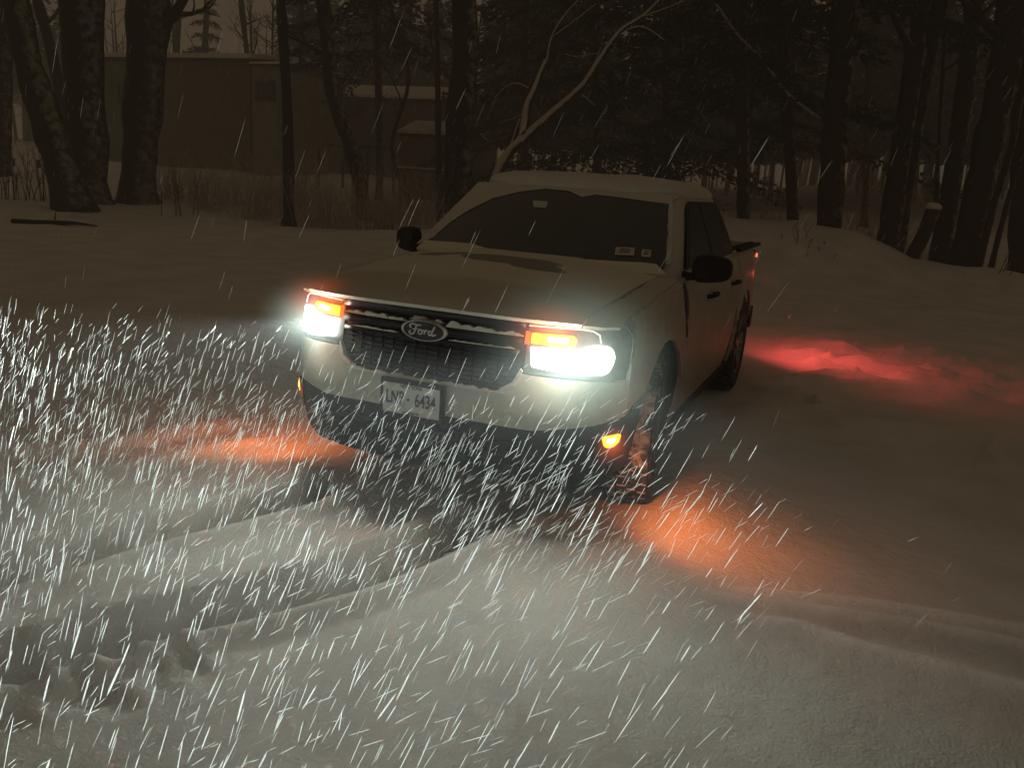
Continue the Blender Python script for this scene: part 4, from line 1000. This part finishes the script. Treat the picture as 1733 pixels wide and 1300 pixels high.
# low fence far left
A = at(-60, 285, 24); B = at(62, 288, 24); fe = tag(empty('low_fence', (A.x, 24, h(A.x, 24))), 'low rail fence with snow on its rails at the far left', 'fence'); o_ = -Vector(fe.location)
for dz in (0, -.45):
    mb = MB(); mb.box(((B.x-A.x)/2, 0, A.z+o_.z+dz), (B.x-A.x, .1, .14)); r_ = mb.build('rail', m_dark, fe, False)
    mb = MB(); mb.box(((B.x-A.x)/2, 0, A.z+o_.z+dz+.10), (B.x-A.x, .12, .08)); mb.build('snow_cap', m_snow, r_, False)
for k in range(4):
    mb = MB(); zz = A.z+o_.z; mb.box(((B.x-A.x)*k/3, .1, zz/2), (.12, .1, abs(zz)+.4)); mb.build('post', m_dark, fe, False)
# the small far light between the trunks
p = at(176, 238, 32); yl = tag(empty('yard_light', (p.x, 32, h(p.x, 32))), 'tiny bright white yard light between the second and third thick trunks', 'lamp'); hh_ = p.z-yl.location.z
mb = MB(); mb.tube([(0, .05, 0), (0, .05, hh_+.1)], .04, 6); mb.build('post', m_dark, yl)
mb = MB(); mb.box((-.08, 0, hh_), (.12, .06, .08)); mb.box((.10, 0, hh_+.02), (.14, .06, .10)); mb.build('lamp_glass', mat('yard_lamp_glass', (.8, .8, .8), .3, emit=((1, .97, .9), 5)), yl, False)

# ================================================================== FALLING SNOW
def snowfall():
    rs_ = np.random.RandomState(3); mb = MB(); n = 0
    def proj(p):
        d = p-CP; z = d.dot(FW); return (866.5+FPX*d.dot(R2)/z, 650-FPX*d.dot(U2)/z, z) if z > .3 else None
    def flake(p, d, L_, r):
        a = d.orthogonal().normalized(); b = d.cross(a); s = d*L_*.5
        v = [p-s]+[p+(a*cos(t)+b*sin(t))*r-s*.6 for t in (0, 2.1, 4.2)]+[p+(a*cos(t)+b*sin(t))*r+s*.6 for t in (0, 2.1, 4.2)]+[p+s]
        mb.add(v, [(0, 2, 1), (0, 3, 2), (0, 1, 3), (1, 2, 5, 4), (2, 3, 6, 5), (3, 1, 4, 6), (4, 5, 7), (5, 6, 7), (6, 4, 7)])
    def lit(p):
        for sx in (-1, 1):
            v = (p-Vector((sx*.70, .06, .875))).normalized()
            if -.34+rs_.normal(0, .03) < v.z < .01-abs(rs_.normal(0, .03)) and -v.y > .16+abs(rs_.normal(0, .12)): return True
        return False
    for k in range(44000):
        p = Vector((rs_.uniform(-6.5, 2.0), rs_.uniform(-3.0, 2.0), rs_.uniform(.02, 1.0)))
        if p.y > .0 and abs(p.x) < 1.0: continue
        if p.y > .35 and rs_.rand() < .8: continue
        if -.6 < p.x < .8 and p.y > -1.5 and p.z > .55 and rs_.rand() < .62: continue     # calmer air just ahead of the grille
        if p.z > .88 and rs_.rand() < .85: continue
        if p.x > 1.0 and rs_.rand() < (p.x-1.0)*1.3+.2: continue
        if p.y > .1+.35*abs(p.x) and rs_.rand() < .6: continue
        q = proj(p)
        if q is None or not (-60 < q[0] < 1790 and -60 < q[1] < 1360): continue
        if q[2] < .9: continue
        if rs_.rand() > min(1, (q[2]/3.2)**.5): continue
        if not lit(p): continue
        if rs_.rand() < .42:
            d = Vector((-.42+rs_.normal(0, .06), .05, -1)).normalized(); L_ = rs_.uniform(.05, .12); r = rs_.choice([.0008, .0011, .0020], p=[.55, .36, .09])
        else:
            d = Vector((-1.15+rs_.normal(0, .15), .2, -1)).normalized(); L_ = rs_.uniform(.035, .08); r = rs_.uniform(.0006, .0009)
        flake(p, d, L_, r); n += 1
    for k in range(1700):       # close to the camera, still inside the beams
        p = Vector((rs_.uniform(-2.6, 1.7), rs_.uniform(-2.6, -.5), rs_.uniform(.3, .87)))
        q = proj(p)
        if q is None or q[2] < .9 or not lit(p): continue
        d = Vector((-.40+rs_.normal(0, .09), .05, -1)).normalized(); flake(p, d, rs_.uniform(.04, .10), rs_.choice([.0006, .0010, .0016], p=[.5, .38, .12])); n += 1
    for k in range(9000):      # thickest right in front of the bumper
        p = Vector((rs_.normal(-.1, .8), rs_.normal(-.45, .4), rs_.uniform(.08, .60)))
        if (p.y > -.06 and abs(p.x) < 1.0) or not lit(p) or rs_.rand() < .45: continue
        q = proj(p)
        if q is None or q[2] < 1.2: continue
        d = Vector((rs_.choice([-.45, -1.1])+rs_.normal(0, .08), .1, -1)).normalized(); flake(p, d, rs_.uniform(.03, .075), rs_.uniform(.0005, .0009)); n += 1
    for k in range(60):        # high over the hood, out of the beams, faint
        p = Vector((rs_.uniform(-1.6, 1.7), rs_.uniform(-1.6, 1.4), rs_.uniform(1.05, 2.0)))
        q = proj(p)
        if q is None or q[2] < 1.5 or (p.y > 0 and abs(p.x) < 1 and p.z < 1.3+.35*p.y): continue
        d = Vector((-.46+rs_.normal(0, .06), .05, -1)).normalized(); flake(p, d, rs_.uniform(.05, .16), rs_.uniform(.0007, .0014))
    for k in range(1300):       # the rest of the air: only faint, hardly lit
        p = Vector((rs_.uniform(-8, 6), rs_.uniform(-2.4, 10), rs_.uniform(.05, 4.5)))
        q = proj(p)
        if q is None or q[2] < 3.5 or (p.y > 0 and abs(p.x) < 1 and p.z < 1.8): continue
        d = Vector((-.35+rs_.normal(0, .1), .05, -1)).normalized(); flake(p, d, rs_.uniform(.05, .12), rs_.uniform(.0007, .0013))
    print('flakes', n)
    return mb.build('falling_snow', m_flake, None, False)
m_flake = mat('snowflake', (.95, .96, .96), .6)
nt = m_flake.node_tree; tr_ = nt.nodes.new('ShaderNodeBsdfTranslucent'); tr_.inputs[0].default_value = (.95, .96, .96, 1)
mxs = nt.nodes.new('ShaderNodeMixShader'); mxs.inputs[0].default_value = .5
nt.links.new(nt.nodes['Principled BSDF'].outputs[0], mxs.inputs[1]); nt.links.new(tr_.outputs[0], mxs.inputs[2]); nt.links.new(mxs.outputs[0], nt.nodes['Material Output'].inputs['Surface'])
tag(snowfall(), 'wind driven snow falling through the headlight beams', 'snowfall', kind='stuff')

# ================================================================== NIGHT AIR
AIR = (.066, .0475, .029); SIG = .0045
w = bpy.data.worlds.new('World'); sc.world = w; w.use_nodes = True; nt = w.node_tree; L = nt.links.new
nt.nodes['Background'].inputs[0].default_value = (*AIR, 1); nt.nodes['Background'].inputs[1].default_value = 1
ab = nt.nodes.new('ShaderNodeVolumeAbsorption'); ab.inputs['Color'].default_value = (0, 0, 0, 1); ab.inputs['Density'].default_value = SIG*.5
vs_ = nt.nodes.new('ShaderNodeVolumeScatter'); vs_.inputs['Color'].default_value = (1, 1, 1, 1); vs_.inputs['Density'].default_value = .0026; vs_.inputs['Anisotropy'].default_value = .25
ve = nt.nodes.new('ShaderNodeEmission'); ve.inputs[0].default_value = (*AIR, 1); ve.inputs[1].default_value = SIG*.6
a1 = nt.nodes.new('ShaderNodeAddShader'); a2 = nt.nodes.new('ShaderNodeAddShader')
L(ab.outputs[0], a1.inputs[0]); L(vs_.outputs[0], a1.inputs[1]); L(a1.outputs[0], a2.inputs[0]); L(ve.outputs[0], a2.inputs[1]); L(a2.outputs[0], nt.nodes['World Output'].inputs['Volume'])
sc.view_settings.view_transform = 'Standard'; sc.view_settings.look = 'None'; sc.view_settings.exposure = 0
cy_ = sc.cycles; cy_.use_denoising = True; cy_.max_bounces = 5; cy_.diffuse_bounces = 3; cy_.volume_bounces = 1; cy_.sample_clamp_indirect = 3
